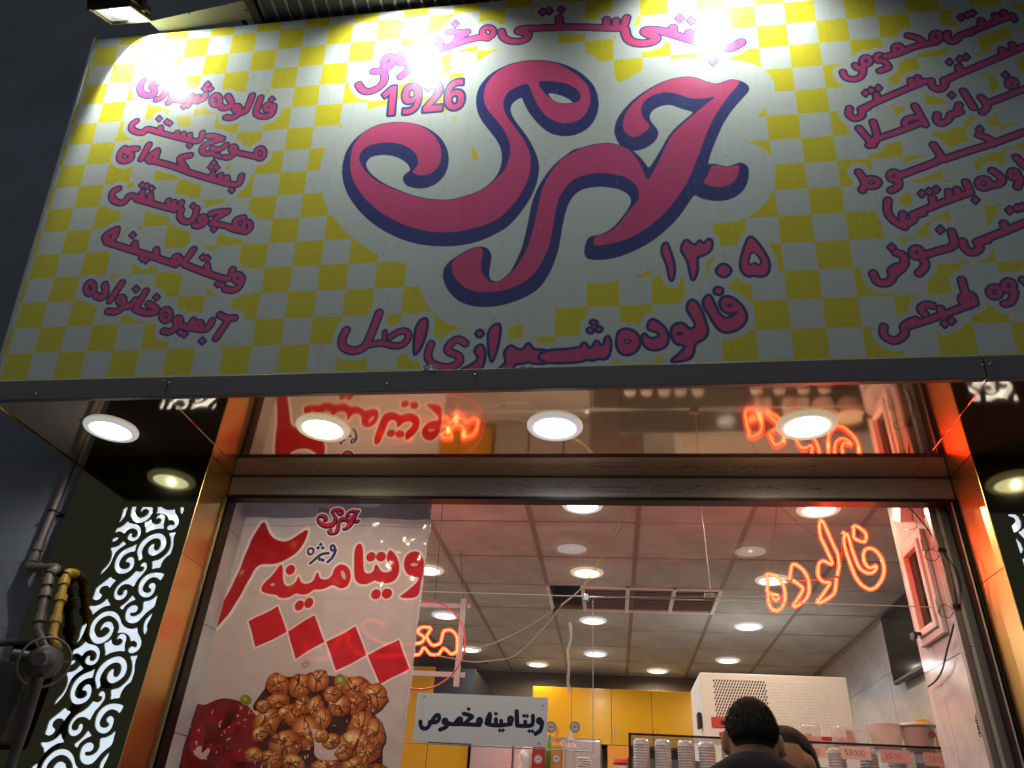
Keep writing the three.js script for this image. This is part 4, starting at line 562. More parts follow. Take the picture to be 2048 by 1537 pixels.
{
  const c = atZ(846, 1289, nz2 - 0.01), R = atZ(929, 1267, nz2).distanceTo(atZ(846, 1289, nz2));
  part('hoop', new THREE.TorusGeometry(R, 0.004, 8, 64).translate(c.x, c.y, c.z), std({ color: lin(0.55, 0.12, 0.1), roughness: 0.4 }), neonB);
  for (const [x, y] of [[870, 1200], [800, 1205]]) part('chain', bar(atZ(x, y, nz2 - 0.01), V(atZ(x, y, nz2).x - 0.02, 3.126, nz2 - 0.01), 0.0018, 5), M.darkMetal, neonB);
  const ladderMat = std({ color: lin(0.42, 0.38, 0.34), roughness: 0.5 }); const o = thing('ladder_frame', 'pale metal ladder frame hanging behind the hooped neon word', 'frame'), q = (a, b, r = 0.016) => { const A = atZ(...a, -4.5), B = atZ(...b, -4.5); return rbox(Math.min(A.x, B.x) - r, Math.max(A.x, B.x) + r, Math.min(A.y, B.y) - r, Math.max(A.y, B.y) + r, -4.51, -4.495, 0.002); };
  part('upright', [(() => { const A = atZ(927, 1205, -4.5); return rbox(A.x - 0.016, A.x + 0.016, atZ(922, 1375, -4.5).y, A.y + 0.02, -4.51, -4.495, 0.002); })()], ladderMat, o);
  part('rung', (() => { const A = atZ(930, 1212, -4.5); return rbox(A.x - 0.62, A.x + 0.03, A.y - 0.014, A.y + 0.014, -4.525, -4.5105, 0.002); })(), ladderMat, o);
  part('rung', (() => { const A = atZ(925, 1350, -4.5); return rbox(A.x - 0.6, A.x + 0.01, A.y - 0.014, A.y + 0.014, -4.525, -4.5105, 0.002); })(), ladderMat, o);
  const top = atZ(927, 1205, -4.5); part('hanger', [bar(V(top.x, top.y, -4.503), V(top.x - 0.05, 3.126, -4.503), 0.002, 5), bar(V(top.x - 0.5, top.y - 0.01, -4.515), V(top.x - 0.52, 3.126, -4.515), 0.002, 5)], M.darkMetal, o);
}
// power leads looping across the glass
{
  const o = thing('yellow_cable', 'yellow and white twisted cable looping from the top of the glass to the neon hoop', 'cable');
  const q = (l, z0, z1) => l.map(([x, y], i) => atZ(x, y, z0 + (z1 - z0) * i / (l.length - 1)));
  part('cable', tube(q([[1258, 1004], [1240, 1060], [1205, 1120], [1165, 1175], [1118, 1214]], -3.30, -3.45), 0.0022, 50, 6), std({ color: lin(0.75, 0.62, 0.05), roughness: 0.4 }), o);
  part('cable', tube(q([[1252, 1004], [1232, 1060], [1198, 1122], [1160, 1180], [1118, 1216]], -3.295, -3.45), 0.0024, 50, 6), std({ color: lin(0.7, 0.66, 0.55), roughness: 0.4 }), o);
  const br = std({ color: lin(0.5, 0.42, 0.3), roughness: 0.45 });
  part('cable', tube(q([[1118, 1214], [1050, 1258], [985, 1288], [930, 1303]], -3.45, -3.6), 0.0026, 50, 6), br, o);
  part('cable', tube(q([[1122, 1214], [1085, 1260], [1030, 1312], [985, 1322], [945, 1325], [905, 1318], [870, 1312]], -3.45, -3.6), 0.003, 60, 6), br, o);
  part('splice', bar(atZ(1106, 1222, -3.45), atZ(1122, 1211, -3.45), 0.006, 8), M.black, o);
  part('splice', bar(atZ(962, 1326, -3.55), atZ(976, 1325, -3.55), 0.005, 8), M.black, o);
}

// ---------------------------------------------------------------- white hanging notice and stickers
{
  const x0 = -0.797, x1 = -0.257, y0 = 1.886, y1 = 2.068, z = -3.222, Wd = 1024, K = Wd / (x1 - x0), H = Math.round((y1 - y0) * K), cv = canvas(Wd, H), g = cv.getContext('2d');
  g.fillStyle = '#dddbd8'; g.fillRect(0, 0, Wd, H);
  const p = pen(g, (px, py) => { const q = atZ(px, py, z); return [(q.x - x0) * K, (y1 - q.y) * K]; }, 1.4);
  p.word('Z|w=27|o1276,312,16,18|1300,322 1296,390 1242,422|1220,268 1226,340 1190,356 1085,352|1155,352 1155,318|w=30|1082,232 1086,345|w=27|.1144,268|.1170,270|.1190,398|.1216,400|o1030,300,17,20|1032,338 950,352 850,346 822,330|950,346 950,312|905,346 905,298|.905,250|.938,392|.964,392|852,252 816,318 850,336 856,262|o765,312,17,20|768,346 690,342 600,338 530,342 500,330|630,250 716,270 684,290 642,332|.672,210|560,326 590,282 616,300 592,336|o470,316,16,18|500,330 490,362 428,386|350,330 380,272 415,256 426,290 400,325 340,322|346,320 336,360 300,382 265,366 260,318', '#17193f', -2);
  for (let i = 0; i < 120; i++) { g.fillStyle = `rgba(80,70,60,${rr(0.03, 0.15)})`; g.fillRect(rnd() * Wd, rnd() * H, rr(1, 6), rr(1, 4)); }
  const o = thing('hanging_notice', 'white plastic notice with navy lettering fixed to the lower glass pane', 'notice board');
  part('printed_face', new THREE.PlaneGeometry(x1 - x0, y1 - y0).translate((x0 + x1) / 2, (y0 + y1) / 2, z + 0.0035), std({ map: canvasTex(cv), roughness: 0.35 }), o);
  part('board', rbox(x0, x1, y0, y1, z - 0.004, z + 0.003, 0.001), M.white, o);
  for (const [x, y] of [[x0 + 0.03, y1 - 0.013], [x1 - 0.02, y1 - 0.03], [x1 - 0.03, y0 + 0.015]]) part('stud', new THREE.SphereGeometry(0.004, 10, 8).translate(x, y, z + 0.004), M.alu, o);
}
function stickerTex() { const c = canvas(128, 128), g = c.getContext('2d'); g.fillStyle = '#e8dcd6'; g.beginPath(); g.arc(64, 64, 63, 0, 7); g.fill(); g.strokeStyle = '#3b2a55'; g.lineWidth = 6; g.beginPath(); g.arc(64, 64, 58, 0, 7); g.stroke(); g.lineWidth = 2; g.beginPath(); g.arc(64, 64, 40, 0, 7); g.stroke(); g.setLineDash([5, 4]); g.lineWidth = 8; g.strokeStyle = '#8a6f8e'; g.beginPath(); g.arc(64, 64, 49, 0, 7); g.stroke(); g.setLineDash([]);
  const q = pen(g, (px, py) => [64 + (px - 1092) / 815 * 52, 64 + (py - 368) / 495 * 34]); q.fill(LOGO.navy, '#7a2438'); q.fill([...LOGO.pink, ...LOGO.pinkHole], '#a01f3c'); return canvasTex(c); }
const sticker = std({ map: stickerTex(), roughness: 0.4 });
for (const [px, lab] of [[1102, 'round white and purple sticker next to the hanging notice'], [1150, 'round white and purple sticker above the white sauce bottle']]) { const c = atZ(px, 1455, -3.226), o = thing('round_sticker', lab, 'sticker', 'round stickers on the glass'); part('disc', new THREE.CylinderGeometry(0.0205, 0.0205, 0.002, 32).rotateX(Math.PI / 2).translate(c.x, c.y, c.z - 0.001), M.white, o); part('print', new THREE.CircleGeometry(0.0205, 32).translate(c.x, c.y, c.z + 0.002), sticker, o); }

// ---------------------------------------------------------------- inside: air vent, cupboards, machine, fridge, television
{
  const o = thing('air_vent', 'long ceiling air vent with pleated grilles and one open dark end', 'air vent'), z0 = -5.798, z1 = -5.198;
  part('duct', [box(-0.45, -0.438, 3.13, 3.45, z0, z1), box(-0.205, -0.193, 3.15, 3.45, z0, z1), box(-0.438, -0.205, 3.44, 3.45, z0, z1), box(-0.438, -0.205, 3.13, 3.44, z0 - 0.012, z0), box(-0.438, -0.205, 3.13, 3.44, z1, z1 + 0.012)], std({ color: lin(0.16, 0.15, 0.15), metalness: 0.3, roughness: 0.7 }), o);
  part('grille_back', box(-0.18, 0.738, 3.2, 3.21, z0, z1), M.wall, o);
  const fr = []; for (const x of [-0.442, -0.195, 0.12, 0.44, 0.752]) fr.push(rbox(x - 0.014, x + 0.014, 3.112, 3.15, z0 - 0.005, z1 + 0.005, 0.003)); fr.push(rbox(-0.18, 0.738, 3.114, 3.149, z1 - 0.03, z1 + 0.005, 0.003), rbox(-0.18, 0.738, 3.114, 3.149, z0 - 0.005, z0 + 0.03, 0.003));
  part('frame', fr, M.white, o);
  const sl = std({ color: lin(0.40, 0.33, 0.32), roughness: 0.7 }); for (const [a, b] of [[-0.18, 0.105], [0.135, 0.425], [0.455, 0.738]]) for (let k = 0; k < 14; k++) part('slat', new THREE.BoxGeometry(b - a, 0.004, 0.034).rotateX(0.5).translate((a + b) / 2, 3.128, z0 + 0.05 + k * 0.0385), sl, o);
}
function cupboard(label, x0, x1, y0, y1, z, doors) {
  const o = thing('yellow_cupboard', label, 'cupboard'); part('carcass', box(x0, x1, y0, y1, -8.27, z - 0.022), M.black, o);
  const w = (x1 - x0) / doors; for (let i = 0; i < doors; i++) { const d = part('door', rbox(x0 + i * w + 0.002, x0 + (i + 1) * w - 0.002, y0, y1, z - 0.02, z, 0.002), M.yellow, o); part('handle', bar(V(x0 + (i + 0.06) * w, y0 + 0.06, z + 0.012), V(x0 + (i + 0.06) * w, y0 + 0.16, z + 0.012), 0.004, 8), M.alu, d); }
}
cupboard('row of glossy yellow wall cupboards on the back wall', -0.79, 1.95, 2.43, 2.935, -7.95, 7);
{
  const o = thing('tall_yellow_cupboard', 'tall glossy yellow cupboard at the back behind the banner', 'cupboard'); part('carcass', box(-2.13, -1.23, 0.45, 2.9, -8.2, -7.022), M.black, o);
  part('door', rbox(-2.13, -1.595, 1.9, 2.9, -7.02, -7.0, 0.002), M.yellow, o); part('door', rbox(-1.59, -1.235, 0.5, 2.26, -7.02, -7.0, 0.002), M.yellow, o); part('door', rbox(-2.13, -1.595, 0.5, 1.896, -7.02, -7.0, 0.002), M.yellow, o);
}
{
  const o = thing('steel_fridge', 'pinkish reflecting steel refrigerator below the hanging notice', 'refrigerator'), m = std({ color: lin(0.55, 0.5, 0.48), metalness: 0.7, roughness: 0.25 });
  part('body', box(-1.2, -0.1, 0.45, 2.36, -7.9, -6.96), M.steel, o); for (const [a, b] of [[-1.2, -0.84], [-0.83, -0.47], [-0.46, -0.1]]) { const d = part('door', rbox(a + 0.003, b - 0.003, 0.5, 2.34, -6.955, -6.92, 0.006), m, o); part('handle', bar(V(b - 0.05, 1.5, -6.9), V(b - 0.05, 2.0, -6.9), 0.01), M.alu, d); }
}
{
  // white cabinet of the ice machine with a slotted and a pin-holed field
  const z = -5.5, o = thing('perforated_machine', 'tall white sheet metal machine with slotted and pin-holed front', 'machine'), x0 = 0.598, x1 = 1.565, y1 = 2.64, y0 = 0.45;
  part('body', rbox(x0, x1, y0, y1, z - 0.7, z, 0.012), M.white, o);
  const a = atZ(1425, 1358, z), b = atZ(1530, 1358, z), c = atZ(1432, 1436, z), sl = []; 
  const nR = 13, nC = 19; for (let j = 0; j < nR; j++) for (let i = 0; i < nC; i++) sl.push(new THREE.CapsuleGeometry(0.0042, 0.010, 2, 6).rotateZ(-0.55).scale(1, 1, 0.12).translate(a.x + 0.008 + (i + (j & 1) * 0.5) * (b.x - a.x) / nC, a.y - 0.012 - j * (a.y - c.y) / nR, z + 0.0008));
  tag(part('slot', sl, M.black, o), null, null, null, 'stuff');
  const pin = []; for (let j = 0; j < 15; j++) for (let i = 0; i < 21; i++) { if (rnd() < 0.12) continue; pin.push(new THREE.CircleGeometry(0.0022, 6).translate(b.x + 0.022 + i * 0.0185, a.y - 0.018 - j * 0.0185, z + 0.001)); }
  tag(part('pin_hole', pin, M.black, o), null, null, null, 'stuff');
  const r = atZ(1440, 1445, z); part('control_plate', rbox(r.x - 0.055, r.x + 0.12, r.y - 0.035, r.y + 0.03, z, z + 0.006, 0.003), std({ color: lin(0.55, 0.06, 0.04), roughness: 0.4 }), o); part('display', rbox(r.x + 0.005, r.x + 0.055, r.y - 0.015, r.y + 0.01, z + 0.006, z + 0.010, 0.002), M.black, o);
  part('red_stripe', rbox(r.x - 0.01, x1 - 0.01, r.y - 0.085, r.y - 0.06, z, z + 0.003, 0.001), std({ color: lin(0.5, 0.02, 0.04), roughness: 0.4 }), o);
  part('side_lever', rbox(x0 - 0.03, x0 - 0.004, r.y - 0.04, r.y + 0.06, z - 0.1, z - 0.02, 0.008), M.black, o);
}
{
  const o = thing('wall_television', 'black flat television on the right wall showing a lamp reflection', 'television');
  part('panel', rbox(1.93, 1.965, 2.64, 3.105, -5.72, -4.9, 0.006), M.black, o); part('screen', box(1.9285, 1.9298, 2.665, 3.09, -5.705, -4.915), M.blackGloss, o); part('mount', box(1.966, 1.999, 2.8, 2.95, -5.4, -5.2), M.darkMetal, o);
}
{ const a = atX(1800, 1440, 1.99), o = thing('wall_plaque', 'dark blue arched plaque with yellow border on the right wall', 'plaque'), s = new THREE.Shape(), w = 0.2, h = 0.34; s.moveTo(-w, 0); s.lineTo(w, 0); s.lineTo(w, h - 0.15); s.quadraticCurveTo(w, h, 0, h); s.quadraticCurveTo(-w, h, -w, h - 0.15); s.closePath();
  const g0 = new THREE.ExtrudeGeometry(s, { depth: 0.012, bevelEnabled: false }).rotateY(-Math.PI / 2), zc = -5.55, yb = 2.06; part('border', g0.clone().translate(1.994, yb, zc), M.yellow, o); part('face', g0.clone().scale(1, 0.9, 0.88).translate(1.985, yb + 0.012, zc), std({ color: lin(0.05, 0.06, 0.13), roughness: 0.4 }), o); }
{ const o = thing('wooden_wall_strip', 'narrow brown vertical strip on the right wall past the white machine', 'trim strip'); part('strip', rbox(1.97, 1.998, 0.45, 2.72, -7.35, -7.1, 0.004), std({ color: lin(0.32, 0.19, 0.07), roughness: 0.5 }), o); }

// ---------------------------------------------------------------- counter with cups, tags and tubs
const caseTop = 2.022, caseZ = -3.8;
{
  const o = thing('display_counter', 'glass display counter with steel edge holding stacks of clear cups', 'counter');
  part('base', box(0.075, 1.98, 0.45, 1.55, -4.4, caseZ - 0.01), M.steel, o);
  part('glass_front', new THREE.PlaneGeometry(1.9, 0.46).translate(1.03, 1.785, caseZ), M.glass, o);
  part('top_rail', [rbox(0.072, 1.98, caseTop - 0.006, caseTop + 0.003, caseZ - 0.004, caseZ + 0.006, 0.002), rbox(0.072, 0.084, 1.55, caseTop, caseZ - 0.004, caseZ + 0.004, 0.002)], M.darkMetal, o);
  part('top_glass', new THREE.PlaneGeometry(1.9, 0.58).rotateX(-Math.PI / 2).translate(1.03, caseTop - 0.001, caseZ - 0.3), M.glass, o);
  part('back_panel', box(0.075, 1.98, 1.55, 1.98, -4.42, -4.405), std({ color: lin(0.08, 0.10, 0.085), roughness: 0.3 }), o);
}
{
  const prof = []; for (let k = 0; k < 38; k++) { const y = k * 0.0115; prof.push([0.0355, y], [0.0385, y + 0.003], [0.0385, y + 0.0065], [0.036, y + 0.009]); }
  const y0 = 1.553, cup = phys({ color: lin(0.5, 0.5, 0.48), roughness: 0.25 }), stackGeo = lathe([...prof, [0.037, 0.438], [0.030, 0.455], [0, 0.457]], 20);
  let first; const xs = [[1283, 0], [1326, 1], [1372, 2], [1414, 3], [1460, 4], [1612, 5], [1672, 6], [1735, 7], [1790, 8]];
  for (const [px, i] of xs) { const x = atZ(px, 1500, -3.86).x, o = thing('cup_stack', 'tall stack of ribbed clear plastic cups behind the counter glass', 'cup stack', 'stacks of clear cups in the counter', [x, y0, -3.862]); part('cups', stackGeo, cup, o); part('rim_cup', lathe([[0.0385, 0.425], [0.0405, 0.429], [0.038, 0.433]], 20), M.clear, o); }
}
for (const [px, py, txt, pink, lab] of [[1622, 1500, '35000', 0, 'pale paper price tag reading 35000 beside the leaning customer'], [1712, 1505, '53000', 0, 'pale paper price tag reading 53000 below the large clamshell box'], [1792, 1512, '3500', 1, 'pink faded price tag reading 3500 below the open tub'], [1880, 1518, '15000', 1, 'pink faded price tag reading 15000 below the lidded tub']]) {
  const c = canvas(256, 104), g = c.getContext('2d'); g.fillStyle = pink ? '#dfbdb2' : '#e4dad4'; g.fillRect(0, 0, 256, 104); g.font = '62px sans-serif'; g.fillStyle = pink ? 'rgba(90,40,40,.55)' : '#2a1518'; g.save(); g.rotate(0.04); g.fillText(txt.slice(0, 2), 34, 68); g.globalAlpha = 0.55; g.fillText(txt.slice(2), 34 + g.measureText(txt.slice(0, 2)).width + 4, 68); g.restore();
  const p = atZ(px, py, caseZ + 0.012), o = thing('price_tag', lab, 'price tag', 'price tags on the counter'); part('card', box(p.x - 0.063, p.x + 0.063, p.y - 0.030, p.y + 0.022, caseZ + 0.0072, caseZ + 0.0085), M.white, o); part('print', new THREE.PlaneGeometry(0.126, 0.052).translate(p.x, p.y - 0.004, caseZ + 0.0092), std({ map: canvasTex(c), roughness: 0.6 }), o);
}
for (const [px, py, lid, lab] of [[1768, 1455, 0, 'empty clear plastic tub without lid on the counter'], [1833, 1455, 1, 'clear plastic tub with cream lid and round sticker on the counter']]) {
  const p = atZ(px, py, -3.95), o = thing('plastic_tub', lab, 'tub', null, [p.x, caseTop, -3.95]);
  part('bucket', lathe([[0, 0.002], [0.058, 0.002], [0.062, 0.01], [0.074, 0.098], [0.078, 0.1], [0.078, 0.104], [0.073, 0.104], [0.06, 0.012], [0, 0.006]], 36), phys({ color: lin(0.85, 0.82, 0.78), roughness: 0.25, transmission: 0.55, thickness: 0 }), o);
  if (lid) { part('lid', lathe([[0, 0.112], [0.078, 0.112], [0.084, 0.109], [0.085, 0.1], [0.081, 0.098]], 36), std({ color: lin(0.72, 0.62, 0.48), roughness: 0.4 }), o); part('sticker', new THREE.CircleGeometry(0.018, 24).rotateX(-0.15).translate(0.035, 0.065, 0.066), std({ color: lin(0.3, 0.1, 0.08), roughness: 0.5 }), o); }
}
for (const [px, w, lab] of [[1618, 0.10, 'clear clamshell box with toffee coloured scoop on the counter'], [1702, 0.15, 'large ribbed clear clamshell box with brown card on the counter']]) {
  const p = atZ(px, 1480, -3.93), o = thing('clamshell_box', lab, 'plastic box', null, [p.x, caseTop, -3.93]);
  part('shell', new RoundedBoxGeometry(w, 0.085, 0.1, 3, 0.02).translate(0, 0.045, 0), M.clear, o);
  part('insert', w < 0.12 ? lathe([[0, 0.004], [0.02, 0.004], [0.012, 0.03], [0.016, 0.05], [0, 0.055]], 16) : rbox(-0.015, 0.015, 0.004, 0.07, -0.003, 0.003, 0.001), std({ color: lin(0.42, 0.24, 0.12), roughness: 0.6 }), o);
}
{
  const o = thing('serving_shelf', 'pale serving shelf under the lower glass pane', 'shelf'); part('top', rbox(-1.6, 0.04, 1.74, 1.78, -3.95, -3.4, 0.006), M.steel, o); part('support', [box(-1.58, -1.54, 0.45, 1.74, -3.9, -3.45), box(-0.02, 0.02, 0.45, 1.74, -3.9, -3.45)], M.steel, o);
}
function bottle(label, px, top, z, r, color, stick) {
  const p = atZ(px, top, z), h = p.y - 1.78, o = thing('sauce_bottle', label, 'bottle', 'sauce bottles on the shelf', [p.x, 1.78, z]), m = std({ color, roughness: 0.35 });
  part('body', lathe([[0, 0.001], [r, 0.001], [r, h * 0.62], [r * 0.95, h * 0.66], [r * 0.62, h * 0.71], [r * 0.6, h * 0.74]], 28), m, o);
  part('nozzle', lathe([[r * 0.66, h * 0.74], [r * 0.66, h * 0.79], [r * 0.36, h * 0.82], [r * 0.22, h * 0.97], [r * 0.1, h], [0, h]], 20), m, o);
  if (stick) part('sticker', new THREE.CircleGeometry(0.02, 24).translate(0, h * 0.42, r + 0.0015), sticker, o);
}
bottle('yellow squeeze bottle with pointed nozzle and round label', 1115, 1452, -3.55, 0.0255, lin(0.75, 0.34, 0.02), true);
bottle('white squeeze bottle with pointed nozzle', 1142, 1455, -3.55, 0.026, lin(0.72, 0.66, 0.6), false);
bottle('green squeeze bottle partly behind the notice', 1100, 1468, -3.62, 0.022, lin(0.12, 0.32, 0.04), false);
{ const p = atZ(1078, 1492, -3.55), o = thing('red_carton', 'red carton with round label below the notice', 'carton', null, [p.x, 1.78, -3.55]); part('box', rbox(-0.027, 0.027, 0, p.y - 1.78, -0.02, 0.02, 0.002), std({ color: lin(0.5, 0.02, 0.02), roughness: 0.4 }), o); part('sticker', new THREE.CircleGeometry(0.019, 24).translate(0, (p.y - 1.78) * 0.62, 0.0215), sticker, o); }
{ const p = atZ(1168, 1518, -3.6), o = thing('cup_lid_stack', 'short wavy stack of white cup lids beside the white bottle', 'lid stack', null, [p.x, 1.78, -3.6]); const q = []; for (let k = 0; k < 12; k++) q.push(lathe([[0, 0], [0.028, 0], [0.031, 0.004], [0.028, 0.008], [0, 0.009]], 20).translate(rr(-0.003, 0.003), k * 0.0095, 0)); part('lid', q, M.white, o); }
{ const p = atZ(1055, 1530, -3.6), o = thing('paper_bag', 'crumpled white paper bag on the shelf', 'bag', null, [p.x, 1.78, -3.6]); const g = new THREE.IcosahedronGeometry(0.05, 4), a = g.attributes.position; for (let i = 0; i < a.count; i++) { const k = 1 + 0.22 * Math.sin(a.getX(i) * 130 + a.getY(i) * 90) * Math.cos(a.getZ(i) * 110); a.setXYZ(i, a.getX(i) * k * 0.8, Math.max(-0.05, a.getY(i) * k * 1.6 + 0.02), a.getZ(i) * k * 0.8); } g.computeVertexNormals(); part('paper', g.translate(0, 0.05, 0), M.white, o); }
{ const o = thing('orange_poster', 'small orange wall card beside the counter', 'card'); const a = atZ(1215, 1490, -6.9); part('card', box(a.x - 0.0, a.x + 0.19, 1.6, a.y, -6.95, -6.94), std({ color: lin(0.75, 0.28, 0.03), roughness: 0.5 }), o); part('stand', box(a.x + 0.02, a.x + 0.17, 0.45, 1.6, -6.96, -6.93), M.darkMetal, o); }
{ const a = atZ(1245, 1530, -5.2), o = thing('red_lid_jar', 'clear jar with red lid behind the counter', 'jar', null, [a.x, 1.85, -5.2]); const h = a.y - 1.85; part('jar', lathe([[0, 0.001], [0.05, 0.001], [0.055, 0.02], [0.055, h - 0.02], [0.045, h]], 24), M.clear, o); part('lid', lathe([[0.05, h], [0.058, h], [0.058, h + 0.025], [0, h + 0.027]], 24), std({ color: lin(0.5, 0.02, 0.02), roughness: 0.4 }), o); part('stand', box(-0.2, 0.2, -1.4, -0.001, -0.2, 0.2), M.steel, o); }

// ---------------------------------------------------------------- people (bodies meshed from a smooth distance field)
function surface(f, lo, hi, h) {
  const nx = Math.ceil((hi[0] - lo[0]) / h) + 1, ny = Math.ceil((hi[1] - lo[1]) / h) + 1, nz_ = Math.ceil((hi[2] - lo[2]) / h) + 1, val = new Float32Array(nx * ny * nz_), id = (x, y, z) => x + nx * (y + ny * z);
  for (let z = 0; z < nz_; z++) for (let y = 0; y < ny; y++) for (let x = 0; x < nx; x++) val[id(x, y, z)] = f(lo[0] + x * h, lo[1] + y * h, lo[2] + z * h);
  const vid = new Int32Array(nx * ny * nz_).fill(-1), pos = [], idx = [], C = [[0, 0, 0], [1, 0, 0], [0, 1, 0], [1, 1, 0], [0, 0, 1], [1, 0, 1], [0, 1, 1], [1, 1, 1]], E = [[0, 1], [2, 3], [4, 5], [6, 7], [0, 2], [1, 3], [4, 6], [5, 7], [0, 4], [1, 5], [2, 6], [3, 7]];
  for (let z = 0; z < nz_ - 1; z++) for (let y = 0; y < ny - 1; y++) for (let x = 0; x < nx - 1; x++) {
    const v = C.map((c) => val[id(x + c[0], y + c[1], z + c[2])]); let n = 0, s = [0, 0, 0];
    for (const [a, b] of E) if (v[a] < 0 !== v[b] < 0) { const t = v[a] / (v[a] - v[b]); for (let k = 0; k < 3; k++) s[k] += C[a][k] + (C[b][k] - C[a][k]) * t; n++; }
    if (n) { vid[id(x, y, z)] = pos.length / 3; pos.push(lo[0] + (x + s[0] / n) * h, lo[1] + (y + s[1] / n) * h, lo[2] + (z + s[2] / n) * h); }
  }
  const quad = (a, b, c, d, flip) => { if (a < 0 || b < 0 || c < 0 || d < 0) return; flip ? idx.push(a, c, b, a, d, c) : idx.push(a, b, c, a, c, d); };
  for (let z = 1; z < nz_ - 1; z++) for (let y = 1; y < ny - 1; y++) for (let x = 1; x < nx - 1; x++) {
    const s = val[id(x, y, z)] < 0;
    if (s !== val[id(x + 1, y, z)] < 0) quad(vid[id(x, y - 1, z - 1)], vid[id(x, y, z - 1)], vid[id(x, y, z)], vid[id(x, y - 1, z)], !s);
    if (s !== val[id(x, y + 1, z)] < 0) quad(vid[id(x - 1, y, z - 1)], vid[id(x - 1, y, z)], vid[id(x, y, z)], vid[id(x, y, z - 1)], !s);
    if (s !== val[id(x, y, z + 1)] < 0) quad(vid[id(x - 1, y - 1, z)], vid[id(x, y - 1, z)], vid[id(x, y, z)], vid[id(x - 1, y, z)], !s);
  }
  const g = new THREE.BufferGeometry(); g.setAttribute('position', new THREE.Float32BufferAttribute(pos, 3)); g.setIndex(idx); g.computeVertexNormals(); return g;
}
const smin = (a, b, k) => { const h = Math.max(k - Math.abs(a - b), 0) / k; return Math.min(a, b) - h * h * k * 0.25; };
const cap = (x, y, z, a, b, ra, rb) => { const bx = b[0] - a[0], by = b[1] - a[1], bz = b[2] - a[2], px = x - a[0], py = y - a[1], pz = z - a[2], t = Math.max(0, Math.min(1, (px * bx + py * by + pz * bz) / (bx * bx + by * by + bz * bz))); return Math.hypot(px - bx * t, py - by * t, pz - bz * t) - (ra + (rb - ra) * t); };
const ell = (x, y, z, c, r) => { const k = Math.hypot((x - c[0]) / r[0], (y - c[1]) / r[1], (z - c[2]) / r[2]); return (k - 1) * Math.min(...r); };
// local frame: feet at y = 0, facing +z, 1.77 m tall
const headF = (x, y, z) => {
  let d = ell(x, y, z, [0, 1.665, -0.008], [0.077, 0.105, 0.097]);
  d = smin(d, ell(x, y, z, [0, 1.60, 0.03], [0.056, 0.075, 0.066]), 0.05);           // jaw
  d = smin(d, cap(x, y, z, [0, 1.655, 0.092], [0, 1.622, 0.112], 0.010, 0.016), 0.02);   // nose
  d = smin(d, cap(x, y, z, [-0.03, 1.69, 0.084], [0.03, 1.69, 0.084], 0.012, 0.012), 0.02);
  d = smin(d, cap(x, y, z, [-0.018, 1.585, 0.088], [0.018, 1.585, 0.088], 0.008, 0.008), 0.012);
  for (const s of [-1, 1]) { d = smin(d, ell(x, y, z, [s * 0.085, 1.645, -0.008], [0.016, 0.036, 0.023]), 0.008); d = Math.max(d, -ell(x, y, z, [s * 0.031, 1.667, 0.096], [0.017, 0.010, 0.012])); d = smin(d, ell(x, y, z, [s * 0.031, 1.667, 0.080], [0.012, 0.012, 0.012]), 0.003); }
  return smin(d, cap(x, y, z, [0, 1.60, -0.022], [0, 1.44, -0.03], 0.056, 0.066), 0.04);
};
const bodyF = (x, y, z) => {
  let d = cap(x, y, z, [0, 1.475, -0.03], [0, 1.38, -0.03], 0.062, 0.085);
  d = smin(d, ell(x, y, z, [0, 1.27, -0.01], [0.185, 0.21, 0.115]), 0.08); d = smin(d, ell(x, y, z, [0, 1.05, 0], [0.16, 0.2, 0.115]), 0.08); d = smin(d, ell(x, y, z, [0, 0.93, -0.01], [0.165, 0.13, 0.12]), 0.06);
  for (const s of [-1, 1]) {
    d = smin(d, cap(x, y, z, [s * 0.045, 1.487, -0.035], [s * 0.175, 1.415, -0.02], 0.056, 0.064), 0.06);
    d = smin(d, cap(x, y, z, [s * 0.195, 1.39, -0.02], [s * 0.235, 1.11, -0.02], 0.056, 0.042), 0.03); d = smin(d, cap(x, y, z, [s * 0.235, 1.11, -0.02], [s * 0.225, 0.86, 0.05], 0.041, 0.029), 0.02);
    d = smin(d, ell(x, y, z, [s * 0.222, 0.80, 0.065], [0.022, 0.052, 0.042]), 0.02);
    for (let k = 0; k < 4; k++) d = smin(d, cap(x, y, z, [s * 0.222, 0.765, 0.04 + k * 0.018], [s * 0.215, 0.69 - (k === 1 || k === 2 ? 0.012 : 0), 0.045 + k * 0.016], 0.0095, 0.008), 0.006);
    d = smin(d, cap(x, y, z, [s * 0.215, 0.81, 0.1], [s * 0.2, 0.75, 0.122], 0.011, 0.009), 0.01);
    d = smin(d, cap(x, y, z, [s * 0.09, 0.88, -0.01], [s * 0.095, 0.50, 0.01], 0.09, 0.058), 0.04); d = smin(d, cap(x, y, z, [s * 0.095, 0.50, 0.01], [s * 0.1, 0.09, -0.02], 0.056, 0.038), 0.03);
    d = smin(d, cap(x, y, z, [s * 0.1, 0.045, -0.04], [s * 0.12, 0.035, 0.15], 0.042, 0.034), 0.03);
  }
  return d;
};
const headGeo = surface(headF, [-0.115, 1.43, -0.13], [0.115, 1.79, 0.15], 0.0065), bodyGeo = surface(bodyF, [-0.32, -0.02, -0.2], [0.32, 1.56, 0.22], 0.016);
const hairLine = (x, z) => 1.70 - (z < 0.0 ? Math.min(0.105, -z * 1.3 + 0.02) : -z * 0.28);
